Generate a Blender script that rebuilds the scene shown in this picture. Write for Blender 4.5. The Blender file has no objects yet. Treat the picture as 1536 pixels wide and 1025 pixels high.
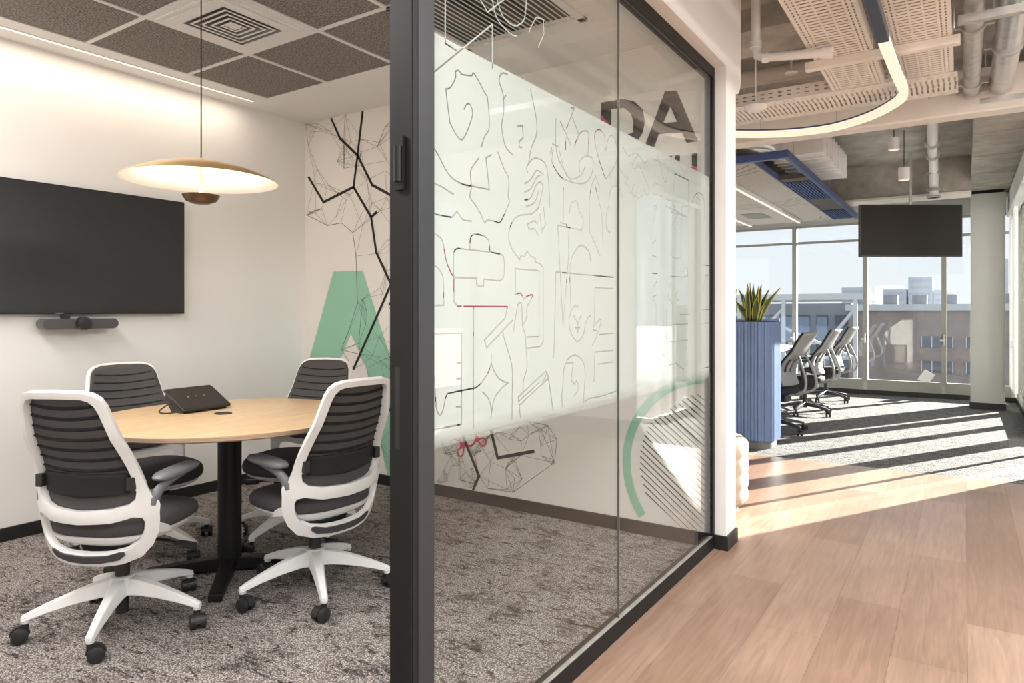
import bpy, bmesh, math, random
from mathutils import Vector, Matrix
from mathutils.geometry import delaunay_2d_cdt
random.seed(7)
sc = bpy.context.scene
COL = sc.collection
PI = math.pi
R = math.radians

# ------------------------------------------------------------------ camera, world, sun, exposure
EYE = 1.255
cam = bpy.data.cameras.new('camera'); cam_o = bpy.data.objects.new('camera', cam); COL.objects.link(cam_o)
cam.sensor_width = 36.0; cam.lens = 24.0; cam.shift_y = -0.0290; cam.clip_start = 0.02; cam.clip_end = 2000
cam_o.location = (0, 0, EYE); cam_o.rotation_euler = (R(90), 0, R(33.558))
sc.camera = cam_o
sc.view_settings.view_transform = 'Standard'; sc.view_settings.look = 'None'
sc.view_settings.gamma = 1.0; sc.view_settings.use_curve_mapping = False
sc.view_settings.exposure = 0.70
try:
    sc.cycles.use_denoising = True; sc.cycles.denoiser = 'OPENIMAGEDENOISE'
    sc.cycles.max_bounces = 10; sc.cycles.diffuse_bounces = 5; sc.cycles.glossy_bounces = 5
    sc.cycles.transparent_max_bounces = 24; sc.cycles.sample_clamp_indirect = 6.0
    sc.cycles.caustics_reflective = False; sc.cycles.caustics_refractive = False
except Exception:
    pass

w = bpy.data.worlds.new('sky'); sc.world = w; w.use_nodes = True
nt = w.node_tree; nt.nodes.clear()
tc = nt.nodes.new('ShaderNodeTexCoord'); sx = nt.nodes.new('ShaderNodeSeparateXYZ'); cr = nt.nodes.new('ShaderNodeValToRGB')
bg = nt.nodes.new('ShaderNodeBackground'); wo = nt.nodes.new('ShaderNodeOutputWorld')
nt.links.new(tc.outputs['Generated'], sx.inputs[0]); nt.links.new(sx.outputs['Z'], cr.inputs[0])
nt.links.new(cr.outputs[0], bg.inputs[0]); nt.links.new(bg.outputs[0], wo.inputs[0])
e = cr.color_ramp.elements
e[0].position = 0.0; e[0].color = (0.93, 0.95, 0.97, 1); e[1].position = 0.7; e[1].color = (0.72, 0.84, 1.0, 1)
bg.inputs['Strength'].default_value = 0.70

def add_light(name, kind, loc, energy, color=(1, 1, 1), **kw):
    l = bpy.data.lights.new(name, kind); l.energy = energy; l.color = color
    o = bpy.data.objects.new(name, l); COL.objects.link(o); o.location = loc
    rot = kw.pop('rot', None)
    if rot: o.rotation_euler = rot
    for k, v in kw.items(): setattr(l, k, v)
    return o
SUN_EL, SUN_AZ = R(20.5), Vector((0.489, 0.872, 0)).normalized()
sd = Vector((SUN_AZ.x * math.cos(SUN_EL), SUN_AZ.y * math.cos(SUN_EL), math.sin(SUN_EL)))
sun = add_light('sun', 'SUN', (6, 12, 8), 27.0, (1.0, 0.94, 0.86), angle=R(0.5))
sun.rotation_euler = sd.to_track_quat('Z', 'Y').to_euler()
# unseen fill lights added at the room and corridor ceilings, then the LED strip's lamp
WARM = (1.0, 0.86, 0.70)
add_light('room_fill', 'AREA', (-2.9, 0.55, 2.735), 40, (1, 0.97, 0.945), shape='RECTANGLE', size=2.2, size_y=0.7)
add_light('corridor_fill', 'AREA', (0.3, 0.0, 3.05), 66, (1, 0.98, 0.965), shape='RECTANGLE', size=1.4, size_y=2.4)
add_light('corridor_fill', 'AREA', (1.8, 2.4, 3.05), 170, (1, 0.98, 0.965), shape='RECTANGLE', size=1.2, size_y=2.2)  # added out of view to brighten the doodle film
add_light('strip_lamp', 'AREA', (-4.205, 1.15, 2.738), 7.5, (1.0, 0.86, 0.70), shape='RECTANGLE', size=0.03, size_y=3.7)

# ------------------------------------------------------------------ materials
MATS = {}
def mat(name, col, rough=0.5, metal=0.0, var=0.06, scale=30.0, bump=0.0, spec=0.5, emit=None, estr=1.0, alpha=None, bscale=None, stretch=None):
    if name in MATS: return MATS[name]
    m = bpy.data.materials.new(name); m.use_nodes = True; MATS[name] = m
    t = m.node_tree; b = t.nodes['Principled BSDF']
    b.inputs['Roughness'].default_value = rough; b.inputs['Metallic'].default_value = metal
    b.inputs['Specular IOR Level'].default_value = spec
    tcn = t.nodes.new('ShaderNodeTexCoord'); n = t.nodes.new('ShaderNodeTexNoise'); n.inputs['Scale'].default_value = scale; n.inputs['Detail'].default_value = 4
    if stretch:
        mp = t.nodes.new('ShaderNodeMapping'); mp.inputs['Scale'].default_value = stretch
        t.links.new(tcn.outputs['Object'], mp.inputs[0]); t.links.new(mp.outputs[0], n.inputs[0])
    else:
        t.links.new(tcn.outputs['Object'], n.inputs[0])
    r = t.nodes.new('ShaderNodeValToRGB')
    lo = [max(0, c * (1 - var)) for c in col]; hi = [min(1, c * (1 + var)) for c in col]
    r.color_ramp.elements[0].position = 0.3; r.color_ramp.elements[0].color = (*lo, 1)
    r.color_ramp.elements[1].position = 0.7; r.color_ramp.elements[1].color = (*hi, 1)
    t.links.new(n.outputs['Fac'], r.inputs[0]); t.links.new(r.outputs[0], b.inputs['Base Color'])
    if bump:
        bp = t.nodes.new('ShaderNodeBump'); bp.inputs['Strength'].default_value = bump; bp.inputs['Distance'].default_value = 0.01
        if bscale:
            n2 = t.nodes.new('ShaderNodeTexNoise'); n2.inputs['Scale'].default_value = bscale; t.links.new(tcn.outputs['Object'], n2.inputs[0]); t.links.new(n2.outputs['Fac'], bp.inputs['Height'])
        else: t.links.new(n.outputs['Fac'], bp.inputs['Height'])
        t.links.new(bp.outputs[0], b.inputs['Normal'])
    if emit:
        b.inputs['Emission Color'].default_value = (*emit, 1); b.inputs['Emission Strength'].default_value = estr
    if alpha is not None:
        tr = t.nodes.new('ShaderNodeBsdfTransparent'); mx = t.nodes.new('ShaderNodeMixShader'); mx.inputs[0].default_value = alpha
        t.links.new(tr.outputs[0], mx.inputs[1]); t.links.new(b.outputs[0], mx.inputs[2]); t.links.new(mx.outputs[0], t.nodes['Material Output'].inputs[0])
    return m

def glass_mat(name, tint, refl=1.0):
    m = bpy.data.materials.new(name); m.use_nodes = True; t = m.node_tree; t.nodes.clear(); MATS[name] = m
    out = t.nodes.new('ShaderNodeOutputMaterial'); mx = t.nodes.new('ShaderNodeMixShader')
    tr = t.nodes.new('ShaderNodeBsdfTransparent'); gl = t.nodes.new('ShaderNodeBsdfGlossy'); gl.inputs['Roughness'].default_value = 0.0
    n = t.nodes.new('ShaderNodeTexNoise'); n.inputs['Scale'].default_value = 0.6
    r = t.nodes.new('ShaderNodeValToRGB'); r.color_ramp.elements[0].color = (*[c * 0.985 for c in tint], 1); r.color_ramp.elements[1].color = (*tint, 1)
    t.links.new(n.outputs['Fac'], r.inputs[0]); t.links.new(r.outputs[0], tr.inputs[0])
    lw = t.nodes.new('ShaderNodeLayerWeight'); lw.inputs['Blend'].default_value = 0.5
    p = t.nodes.new('ShaderNodeMath'); p.operation = 'POWER'; p.inputs[1].default_value = 5.0
    a = t.nodes.new('ShaderNodeMath'); a.operation = 'MULTIPLY_ADD'; a.inputs[1].default_value = 0.96 * refl; a.inputs[2].default_value = 0.04 * refl
    t.links.new(lw.outputs['Facing'], p.inputs[0]); t.links.new(p.outputs[0], a.inputs[0]); t.links.new(a.outputs[0], mx.inputs[0])
    t.links.new(tr.outputs[0], mx.inputs[1]); t.links.new(gl.outputs[0], mx.inputs[2]); t.links.new(mx.outputs[0], out.inputs[0])
    return m

def nodes_of(m):
    m.use_nodes = True; t = m.node_tree
    return t, t.nodes['Principled BSDF']

def wood_floor_mat():
    m = bpy.data.materials.new('wood_plank'); t, b = nodes_of(m); L = t.links.new; MATS['wood_plank'] = m
    tcn = t.nodes.new('ShaderNodeTexCoord'); mp = t.nodes.new('ShaderNodeMapping'); mp.inputs['Rotation'].default_value = (0, 0, R(90))
    L(tcn.outputs['Object'], mp.inputs[0])
    br = t.nodes.new('ShaderNodeTexBrick'); br.offset = 0.37; br.inputs['Scale'].default_value = 1.0
    br.inputs['Brick Width'].default_value = 1.25; br.inputs['Row Height'].default_value = 0.235; br.inputs['Mortar Size'].default_value = 0.0012; br.inputs['Mortar Smooth'].default_value = 0.3
    br.inputs['Color1'].default_value = (0.245, 0.152, 0.105, 1); br.inputs['Color2'].default_value = (0.33, 0.22, 0.158, 1); br.inputs['Mortar'].default_value = (0.16, 0.098, 0.066, 1); br.inputs['Bias'].default_value = 0.0
    L(mp.outputs[0], br.inputs['Vector'])
    mp2 = t.nodes.new('ShaderNodeMapping'); mp2.inputs['Scale'].default_value = (26, 1.6, 1); L(tcn.outputs['Object'], mp2.inputs[0])
    n = t.nodes.new('ShaderNodeTexNoise'); n.inputs['Scale'].default_value = 2.0; n.inputs['Detail'].default_value = 8; n.inputs['Distortion'].default_value = 1.2; L(mp2.outputs[0], n.inputs[0])
    mr = t.nodes.new('ShaderNodeMapRange'); mr.inputs['From Min'].default_value = 0.25; mr.inputs['From Max'].default_value = 0.75; mr.inputs['To Min'].default_value = 0.80; mr.inputs['To Max'].default_value = 1.18; L(n.outputs['Fac'], mr.inputs[0])
    n3 = t.nodes.new('ShaderNodeTexNoise'); n3.inputs['Scale'].default_value = 1.7; n3.inputs['Detail'].default_value = 3; L(tcn.outputs['Object'], n3.inputs[0])
    mr3 = t.nodes.new('ShaderNodeMapRange'); mr3.inputs['From Min'].default_value = 0.3; mr3.inputs['From Max'].default_value = 0.7; mr3.inputs['To Min'].default_value = 0.88; mr3.inputs['To Max'].default_value = 1.12; L(n3.outputs['Fac'], mr3.inputs[0])
    mm = t.nodes.new('ShaderNodeMath'); mm.operation = 'MULTIPLY'; L(mr.outputs[0], mm.inputs[0]); L(mr3.outputs[0], mm.inputs[1])
    mx = t.nodes.new('ShaderNodeMix'); mx.data_type = 'RGBA'; mx.blend_type = 'MULTIPLY'; mx.inputs[0].default_value = 1.0
    L(br.outputs['Color'], mx.inputs[6]); L(mm.outputs[0], mx.inputs[7]); L(mx.outputs[2], b.inputs['Base Color'])
    b.inputs['Roughness'].default_value = 0.33; b.inputs['Specular IOR Level'].default_value = 0.5
    bp = t.nodes.new('ShaderNodeBump'); bp.inputs['Strength'].default_value = 0.12; bp.inputs['Distance'].default_value = 0.002; L(n.outputs['Fac'], bp.inputs['Height']); L(bp.outputs[0], b.inputs['Normal'])
    return m

def carpet_mat(name, light, dark, deep, scl=1.0, brown=None):
    m = bpy.data.materials.new(name); t, b = nodes_of(m); L = t.links.new; MATS[name] = m
    tcn = t.nodes.new('ShaderNodeTexCoord')
    def noise(scale, detail, rough, dist, rot, st, off=0):
        mp = t.nodes.new('ShaderNodeMapping'); mp.inputs['Scale'].default_value = st; mp.inputs['Rotation'].default_value = (0, 0, R(rot)); mp.inputs['Location'].default_value = (off, off, 0); L(tcn.outputs['Object'], mp.inputs[0])
        n = t.nodes.new('ShaderNodeTexNoise'); n.inputs['Scale'].default_value = scale * scl; n.inputs['Detail'].default_value = detail; n.inputs['Roughness'].default_value = rough; n.inputs['Distortion'].default_value = dist; L(mp.outputs[0], n.inputs[0]); return n
    def ramp(n, stops):
        r = t.nodes.new('ShaderNodeValToRGB'); el = r.color_ramp.elements
        el[0].position, el[0].color = stops[0][0], (*stops[0][1], 1); el[1].position, el[1].color = stops[-1][0], (*stops[-1][1], 1)
        for p_, c_ in stops[1:-1]: x = el.new(p_); x.color = (*c_, 1)
        L(n.outputs['Fac'], r.inputs[0]); return r
    def mul(a_, b_):
        mx = t.nodes.new('ShaderNodeMix'); mx.data_type = 'RGBA'; mx.blend_type = 'MULTIPLY'; mx.inputs[0].default_value = 1.0; L(a_, mx.inputs[6]); L(b_, mx.inputs[7]); return mx
    r = ramp(noise(5.5, 10, 0.78, 0.3, 20, (1, 1.3, 1)), [(0.36, deep), (0.43, dark), (0.50, light)])
    k1, k2 = (0.30, 0.275, 0.27), (1, 1, 1)
    r2 = ramp(noise(20, 8, 0.72, 1.2, 35, (0.5, 1.5, 1)), [(0.40, k1), (0.43, k2)])
    r3 = ramp(noise(18, 8, 0.72, 1.2, -40, (0.5, 1.5, 1), 7.3), [(0.395, k1), (0.425, k2)])
    mx = mul(mul(r.outputs[0], r2.outputs[0]).outputs[2], r3.outputs[0])
    # tufts
    v = t.nodes.new('ShaderNodeTexVoronoi'); v.inputs['Scale'].default_value = 150; L(tcn.outputs['Object'], v.inputs['Vector'])
    mr = t.nodes.new('ShaderNodeMapRange'); mr.inputs['From Max'].default_value = 0.6; mr.inputs['To Min'].default_value = 1.55; mr.inputs['To Max'].default_value = 0.30; L(v.outputs['Distance'], mr.inputs[0])
    mx2 = t.nodes.new('ShaderNodeMix'); mx2.data_type = 'RGBA'; mx2.blend_type = 'MULTIPLY'; mx2.inputs[0].default_value = 1.0; L(mx.outputs[2], mx2.inputs[6]); L(mr.outputs[0], mx2.inputs[7])
    L(mx2.outputs[2], b.inputs['Base Color']); b.inputs['Roughness'].default_value = 0.95; b.inputs['Specular IOR Level'].default_value = 0.1
    bp = t.nodes.new('ShaderNodeBump'); bp.inputs['Strength'].default_value = 0.5; bp.inputs['Distance'].default_value = 0.004; bp.invert = True; L(v.outputs['Distance'], bp.inputs['Height']); L(bp.outputs[0], b.inputs['Normal'])
    return m

def film_mat():
    m = bpy.data.materials.new('frosted_film'); m.use_nodes = True; t = m.node_tree; t.nodes.clear(); L = t.links.new; MATS['film'] = m
    out = t.nodes.new('ShaderNodeOutputMaterial'); d = t.nodes.new('ShaderNodeBsdfDiffuse'); tl = t.nodes.new('ShaderNodeBsdfTranslucent'); tr = t.nodes.new('ShaderNodeBsdfTransparent')
    n = t.nodes.new('ShaderNodeTexNoise'); n.inputs['Scale'].default_value = 3.0
    r = t.nodes.new('ShaderNodeValToRGB'); r.color_ramp.elements[0].color = (0.73, 0.76, 0.75, 1); r.color_ramp.elements[1].color = (0.76, 0.79, 0.78, 1); L(n.outputs['Fac'], r.inputs[0])
    L(r.outputs[0], d.inputs[0]); L(r.outputs[0], tl.inputs[0])
    m1 = t.nodes.new('ShaderNodeMixShader'); m1.inputs[0].default_value = 0.5; L(d.outputs[0], m1.inputs[1]); L(tl.outputs[0], m1.inputs[2])
    # printed fade at the band's upper and lower edge
    tcn = t.nodes.new('ShaderNodeNewGeometry'); sx = t.nodes.new('ShaderNodeSeparateXYZ'); L(tcn.outputs['Position'], sx.inputs[0])
    ramp = t.nodes.new('ShaderNodeValToRGB'); mr = t.nodes.new('ShaderNodeMapRange'); mr.inputs['From Min'].default_value = 0.90; mr.inputs['From Max'].default_value = 2.0; L(sx.outputs['Z'], mr.inputs[0]); L(mr.outputs[0], ramp.inputs[0])
    el = ramp.color_ramp.elements; el[0].position = 0.0; el[0].color = (0, 0, 0, 1); el[1].position = 0.055; el[1].color = (0.955, 0.955, 0.955, 1)
    x = el.new(0.93); x.color = (0.955, 0.955, 0.955, 1); x = el.new(0.972); x.color = (0.62, 0.62, 0.62, 1)
    m2 = t.nodes.new('ShaderNodeMixShader'); L(ramp.outputs[0], m2.inputs[0]); L(tr.outputs[0], m2.inputs[1]); L(m1.outputs[0], m2.inputs[2]); L(m2.outputs[0], out.inputs[0])
    return m

def tile_mat(name, base, speck, scale=220):
    m = bpy.data.materials.new(name); t, b = nodes_of(m); L = t.links.new; MATS[name] = m
    tcn = t.nodes.new('ShaderNodeTexCoord'); n = t.nodes.new('ShaderNodeTexNoise'); n.inputs['Scale'].default_value = scale; n.inputs['Detail'].default_value = 5; n.inputs['Roughness'].default_value = 0.7; L(tcn.outputs['Object'], n.inputs[0])
    r = t.nodes.new('ShaderNodeValToRGB'); el = r.color_ramp.elements; el[0].position = 0.38; el[0].color = (*base, 1); el[1].position = 0.64; el[1].color = (*speck, 1); L(n.outputs['Fac'], r.inputs[0]); L(r.outputs[0], b.inputs['Base Color'])
    b.inputs['Roughness'].default_value = 0.95
    bp = t.nodes.new('ShaderNodeBump'); bp.inputs['Strength'].default_value = 0.4; bp.inputs['Distance'].default_value = 0.003; L(n.outputs['Fac'], bp.inputs['Height']); L(bp.outputs[0], b.inputs['Normal'])
    return m

def concrete_mat():
    m = bpy.data.materials.new('concrete'); t, b = nodes_of(m); L = t.links.new; MATS['concrete'] = m
    tcn = t.nodes.new('ShaderNodeTexCoord'); n = t.nodes.new('ShaderNodeTexNoise'); n.inputs['Scale'].default_value = 3; n.inputs['Detail'].default_value = 9; n.inputs['Roughness'].default_value = 0.68; L(tcn.outputs['Object'], n.inputs[0])
    r = t.nodes.new('ShaderNodeValToRGB'); el = r.color_ramp.elements; el[0].position = 0.32; el[0].color = (0.24, 0.22, 0.19, 1); el[1].position = 0.68; el[1].color = (0.46, 0.43, 0.38, 1); L(n.outputs['Fac'], r.inputs[0]); L(r.outputs[0], b.inputs['Base Color'])
    b.inputs['Roughness'].default_value = 0.9
    bp = t.nodes.new('ShaderNodeBump'); bp.inputs['Strength'].default_value = 0.3; bp.inputs['Distance'].default_value = 0.01; L(n.outputs['Fac'], bp.inputs['Height']); L(bp.outputs[0], b.inputs['Normal'])
    return m

def table_wood_mat():
    m = bpy.data.materials.new('light_oak'); t, b = nodes_of(m); L = t.links.new; MATS['oak'] = m
    tcn = t.nodes.new('ShaderNodeTexCoord'); mp = t.nodes.new('ShaderNodeMapping'); mp.inputs['Scale'].default_value = (14, 1.1, 1); mp.inputs['Rotation'].default_value = (0, 0, R(58)); L(tcn.outputs['Object'], mp.inputs[0])
    n = t.nodes.new('ShaderNodeTexNoise'); n.inputs['Scale'].default_value = 2.2; n.inputs['Detail'].default_value = 7; n.inputs['Distortion'].default_value = 0.9; L(mp.outputs[0], n.inputs[0])
    r = t.nodes.new('ShaderNodeValToRGB'); el = r.color_ramp.elements; el[0].position = 0.3; el[0].color = (0.60, 0.41, 0.225, 1); el[1].position = 0.7; el[1].color = (0.74, 0.545, 0.33, 1); L(n.outputs['Fac'], r.inputs[0]); L(r.outputs[0], b.inputs['Base Color'])
    b.inputs['Roughness'].default_value = 0.38
    return m

wall_paint = mat('white_wall_paint', (0.83, 0.81, 0.785), 0.75, var=0.012, scale=3, bump=0.03, bscale=180)
ceil_paint = mat('white_ceiling_paint', (0.82, 0.80, 0.78), 0.8, var=0.015, scale=3)
mural_paint = mat('warm_white_mural_ground', (0.80, 0.765, 0.72), 0.75, var=0.012, scale=3, bump=0.03, bscale=180)
black_trim = mat('black_skirting', (0.012, 0.012, 0.012), 0.45, var=0.1)
black_metal = mat('black_powder_coat', (0.007, 0.007, 0.0075), 0.5, spec=0.3, var=0.08, bump=0.02, bscale=400)
frame_grey = mat('charcoal_aluminium', (0.017, 0.020, 0.024), 0.42, 0.0, var=0.08)
glass_int = glass_mat('partition_glass', (0.955, 0.975, 0.965))
glass_ext = glass_mat('window_glass', (0.94, 0.965, 0.97))
film_m = film_mat()
carpet_room = carpet_mat('meeting_carpet', (0.47, 0.425, 0.40), (0.32, 0.285, 0.27), (0.115, 0.10, 0.098))
carpet_office = carpet_mat('office_carpet', (0.36, 0.355, 0.335), (0.28, 0.275, 0.27), (0.15, 0.15, 0.155), 2.0)
wood_floor = wood_floor_mat()
acoustic = tile_mat('acoustic_ceiling_tile', (0.065, 0.058, 0.052), (0.41, 0.37, 0.33), 105)
raft_felt = tile_mat('raft_felt', (0.36, 0.33, 0.29), (0.52, 0.48, 0.43), 90)
concrete = concrete_mat()
oak = table_wood_mat()
ply_edge = mat('plywood_edge', (0.47, 0.34, 0.235), 0.5, var=0.25, scale=6, stretch=(0.4, 0.4, 55))
chair_white = mat('white_chair_plastic', (0.80, 0.80, 0.79), 0.34, var=0.015)
chair_black = mat('black_nylon', (0.018, 0.018, 0.019), 0.42, var=0.1)
mesh_fabric = mat('charcoal_knit_mesh', (0.078, 0.073, 0.072), 0.85, var=0.25, scale=500, bump=0.2, alpha=0.90)
rib_fabric = mat('dark_back_rib', (0.012, 0.011, 0.011), 0.8, var=0.2, scale=200)
seat_fabric = mat('charcoal_seat_fabric', (0.062, 0.056, 0.060), 0.92, var=0.25, scale=450, bump=0.15)
arm_grey = mat('grey_arm_plastic', (0.16, 0.17, 0.18), 0.42, var=0.05)
lever_m = chair_black
wht_metal = mat('white_coated_metal', (0.78, 0.76, 0.74), 0.45, var=0.03)
cream_metal = mat('cream_coated_steel', (0.76, 0.70, 0.625), 0.5, var=0.05, scale=8)
galv = mat('galvanised_steel', (0.52, 0.50, 0.47), 0.38, 0.6, var=0.18, scale=14)
foil = mat('foil_lagging', (0.72, 0.70, 0.68), 0.25, 0.85, var=0.18, scale=9, bump=0.5, stretch=(1, 1, 1))
dark_hole = mat('void_shade', (0.006, 0.006, 0.006), 0.9, var=0.2)  # near black, stands for the shade inside the vents and column gap
win_frame = mat('window_frame_grey', (0.30, 0.295, 0.26), 0.45, var=0.04)
led_warm = mat('led_diffuser_warm', (0.4, 0.36, 0.30), 0.4, var=0.01, emit=(1.0, 0.84, 0.64), estr=0.52)
led_room = mat('led_strip_lens', (0.9, 0.85, 0.78), 0.4, var=0.01, emit=(1.0, 0.90, 0.78), estr=0.5)
screen_m = mat('tv_glass', (0.022, 0.023, 0.024), 0.3, var=0.1, spec=0.5)
blue_paint = mat('blue_fluted_panel', (0.115, 0.175, 0.31), 0.5, var=0.05, scale=6)
blue_metal = mat('navy_metal', (0.045, 0.07, 0.18), 0.45, var=0.08)
paint_green = mat('mural_green', (0.30, 0.56, 0.41), 0.75, var=0.03, scale=5)
paint_black = mat('mural_black', (0.014, 0.013, 0.012), 0.75, var=0.1)
paint_line = mat('mural_fine_line', (0.10, 0.095, 0.09), 0.8, var=0.1)
paint_red = mat('mural_red', (0.60, 0.055, 0.11), 0.75, var=0.05)

# ------------------------------------------------------------------ geometry helpers
INV = {}
class MB:
    def __init__(s): s.bm = bmesh.new(); s.mi = 0
    def face(s, pts):
        f = s.bm.faces.new([s.bm.verts.new(p) for p in pts]); f.material_index = s.mi; return f
    def box(s, x0, x1, y0, y1, z0, z1):
        v = [s.bm.verts.new(p) for p in ((x0,y0,z0),(x1,y0,z0),(x1,y1,z0),(x0,y1,z0),(x0,y0,z1),(x1,y0,z1),(x1,y1,z1),(x0,y1,z1))]
        for q in ((0,3,2,1),(4,5,6,7),(0,1,5,4),(1,2,6,5),(2,3,7,6),(3,0,4,7)):
            f = s.bm.faces.new([v[i] for i in q]); f.material_index = s.mi
        return s
    def loft(s, rings, cap0=True, cap1=True, closed=True):
        V = [[s.bm.verts.new(p) for p in r] for r in rings]
        n = len(V[0])
        for a, b in zip(V, V[1:]):
            for i in range(n if closed else n - 1):
                f = s.bm.faces.new((a[i], a[(i+1) % n], b[(i+1) % n], b[i])); f.material_index = s.mi
        if cap0: f = s.bm.faces.new(V[0][::-1]); f.material_index = s.mi
        if cap1: f = s.bm.faces.new(V[-1]); f.material_index = s.mi
        return s
    def cyl(s, p0, p1, r0, r1=None, n=20, caps=True):
        r1 = r0 if r1 is None else r1
        p0, p1 = Vector(p0), Vector(p1); d = (p1 - p0).normalized(); q = d.to_track_quat('Z', 'Y')
        def ring(c, r): return [c + q @ Vector((math.cos(2*PI*i/n) * r, math.sin(2*PI*i/n) * r, 0)) for i in range(n)]
        return s.loft([ring(p0, r0), ring(p1, r1)], caps, caps)
    def tube(s, path, r, n=10, sx=1.0, sy=1.0):
        P = [Vector(p) for p in path]; rings = []; up = Vector((0, 0, 1)); prev = None
        for i, p in enumerate(P):
            t = (P[min(i+1, len(P)-1)] - P[max(i-1, 0)]).normalized()
            if prev is None:
                u = t.cross(up) if abs(t.dot(up)) < 0.95 else t.cross(Vector((0, 1, 0)))
            else: u = prev - t * prev.dot(t)
            u.normalize(); v = u.cross(t).normalized(); prev = u
            rr = r[i] if isinstance(r, (list, tuple)) else r
            rings.append([p + (u * math.cos(2*PI*k/n) * sx + v * math.sin(2*PI*k/n) * sy) * rr for k in range(n)])
        return s.loft(rings)
    def lathe(s, prof, c=(0, 0, 0), n=40):
        rings = [[(c[0] + r * math.cos(2*PI*i/n), c[1] + r * math.sin(2*PI*i/n), c[2] + z) for i in range(n)] for r, z in prof]
        return s.loft(rings)
    def prism(s, poly, z0, z1, ax='z'):
        def P(a, b, c): return {'z': (a, b, c), 'y': (a, c, b), 'x': (c, a, b)}[ax]
        return s.loft([[P(a, b, z0) for a, b in poly], [P(a, b, z1) for a, b in poly]])
    def xf(s, M):
        bmesh.ops.transform(s.bm, matrix=M, verts=s.bm.verts); return s
    def build(s, name, mats, parent=None, smooth=None, bevel=0.0, seg=2, world=False, fixn=True):
        if fixn: bmesh.ops.recalc_face_normals(s.bm, faces=s.bm.faces)
        if world and parent is not None: bmesh.ops.transform(s.bm, matrix=INV[parent.name], verts=s.bm.verts)
        off = None
        if parent is None and s.bm.verts:
            xs = [v.co.x for v in s.bm.verts]; ys = [v.co.y for v in s.bm.verts]; z = min(v.co.z for v in s.bm.verts)
            off = Vector(((min(xs)+max(xs))/2, (min(ys)+max(ys))/2, z)); bmesh.ops.translate(s.bm, verts=s.bm.verts, vec=-off)
        me = bpy.data.meshes.new(name); s.bm.to_mesh(me); s.bm.free()
        return link_mesh(name, me, mats, parent, smooth, bevel, seg, off)

def link_mesh(name, me, mats, parent=None, smooth=None, bevel=0.0, seg=2, off=None):
    for m in (mats if isinstance(mats, (list, tuple)) else [mats]): me.materials.append(m)
    o = bpy.data.objects.new(name, me); COL.objects.link(o)
    if parent is not None: o.parent = parent
    if off is not None: o.location = off
    if smooth is not None:
        for p in me.polygons: p.use_smooth = True
        me.set_sharp_from_angle(angle=R(smooth))
    if bevel:
        b = o.modifiers.new('bevel', 'BEVEL'); b.width = bevel; b.segments = seg; b.limit_method = 'ANGLE'; b.angle_limit = R(40)
    return o

def thing(name, label, cat, loc=(0, 0, 0), rz=0.0, group=None, kind=None):
    o = bpy.data.objects.new(name, None); COL.objects.link(o); o.location = loc; o.rotation_euler = (0, 0, rz); o.empty_display_size = 0.1
    INV[o.name] = Matrix.Rotation(-rz, 4, 'Z') @ Matrix.Translation(-Vector(loc))
    return tag(o, label, cat, group, kind)
def tag(o, label, cat, group=None, kind=None):
    o['label'] = label; o['category'] = cat
    if group: o['group'] = group
    if kind: o['kind'] = kind
    return o
def struct(o, label=None, cat=None):
    o['kind'] = 'structure'
    if label: o['label'] = label; o['category'] = cat
    return o
def copy_tree(o, parent=None):
    c = o.copy(); COL.objects.link(c)
    if parent is not None: c.parent = parent
    for ch in list(o.children): copy_tree(ch, c)
    return c

def stroke_quads(pts, wd, smooth=False, sub=5):
    P = [Vector(p) for p in pts]
    if smooth and len(P) > 2:
        Q = []
        for i in range(len(P) - 1):
            a, b, c, d = P[max(i-1, 0)], P[i], P[i+1], P[min(i+2, len(P)-1)]
            for k in range(sub):
                t = k / sub
                Q.append(0.5 * ((2*b) + (-a + c) * t + (2*a - 5*b + 4*c - d) * t*t + (-a + 3*b - 3*c + d) * t**3))
        Q.append(P[-1]); P = Q
    out = []
    for a, b in zip(P, P[1:]):
        d = b - a
        if d.length < 1e-5: continue
        d.normalize(); n = Vector((-d.y, d.x)) * wd / 2; e = d * wd * 0.35
        out.append([a - e - n, b + e - n, b + e + n, a - e + n])
    return out
def cdt(polys, keep):
    V = []; F = []
    for p in polys:
        F.append(list(range(len(V), len(V) + len(p)))); V += [Vector((q[0], q[1])) for q in p]
    v, e, f, ov, oe, of = delaunay_2d_cdt(V, [], F, 0, 1e-6, True)
    return v, [list(t) for t, ids in zip(f, of) if keep(set(ids))]
def area2(p): return sum(p[i][0] * p[(i+1) % len(p)][1] - p[(i+1) % len(p)][0] * p[i][1] for i in range(len(p))) / 2
def ccw(p): return p if area2(p) > 0 else p[::-1]
def decal(mb, polys, keep, place, mi=0):
    v, f = cdt([ccw(p) for p in polys], keep)
    V = [mb.bm.verts.new(place(q)) for q in v]
    for t in f:
        try: fc = mb.bm.faces.new([V[i] for i in t]); fc.material_index = mi
        except ValueError: pass
def rrect(x0, x1, y0, y1, r, n=5):
    out = []
    for cx, cy, a0 in ((x1-r, y1-r, 0), (x0+r, y1-r, 90), (x0+r, y0+r, 180), (x1-r, y0+r, 270)):
        for k in range(n + 1):
            a = R(a0 + 90 * k / n); out.append((cx + r * math.cos(a), cy + r * math.sin(a)))
    return out
def sup(a, b, n=40, p=2.6, cx=0, cy=0):
    out = []
    for i in range(n):
        t = 2 * PI * i / n; c, s_ = math.cos(t), math.sin(t)
        out.append((cx + a * math.copysign(abs(c) ** (2/p), c), cy + b * math.copysign(abs(s_) ** (2/p), s_)))
    return out
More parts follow.
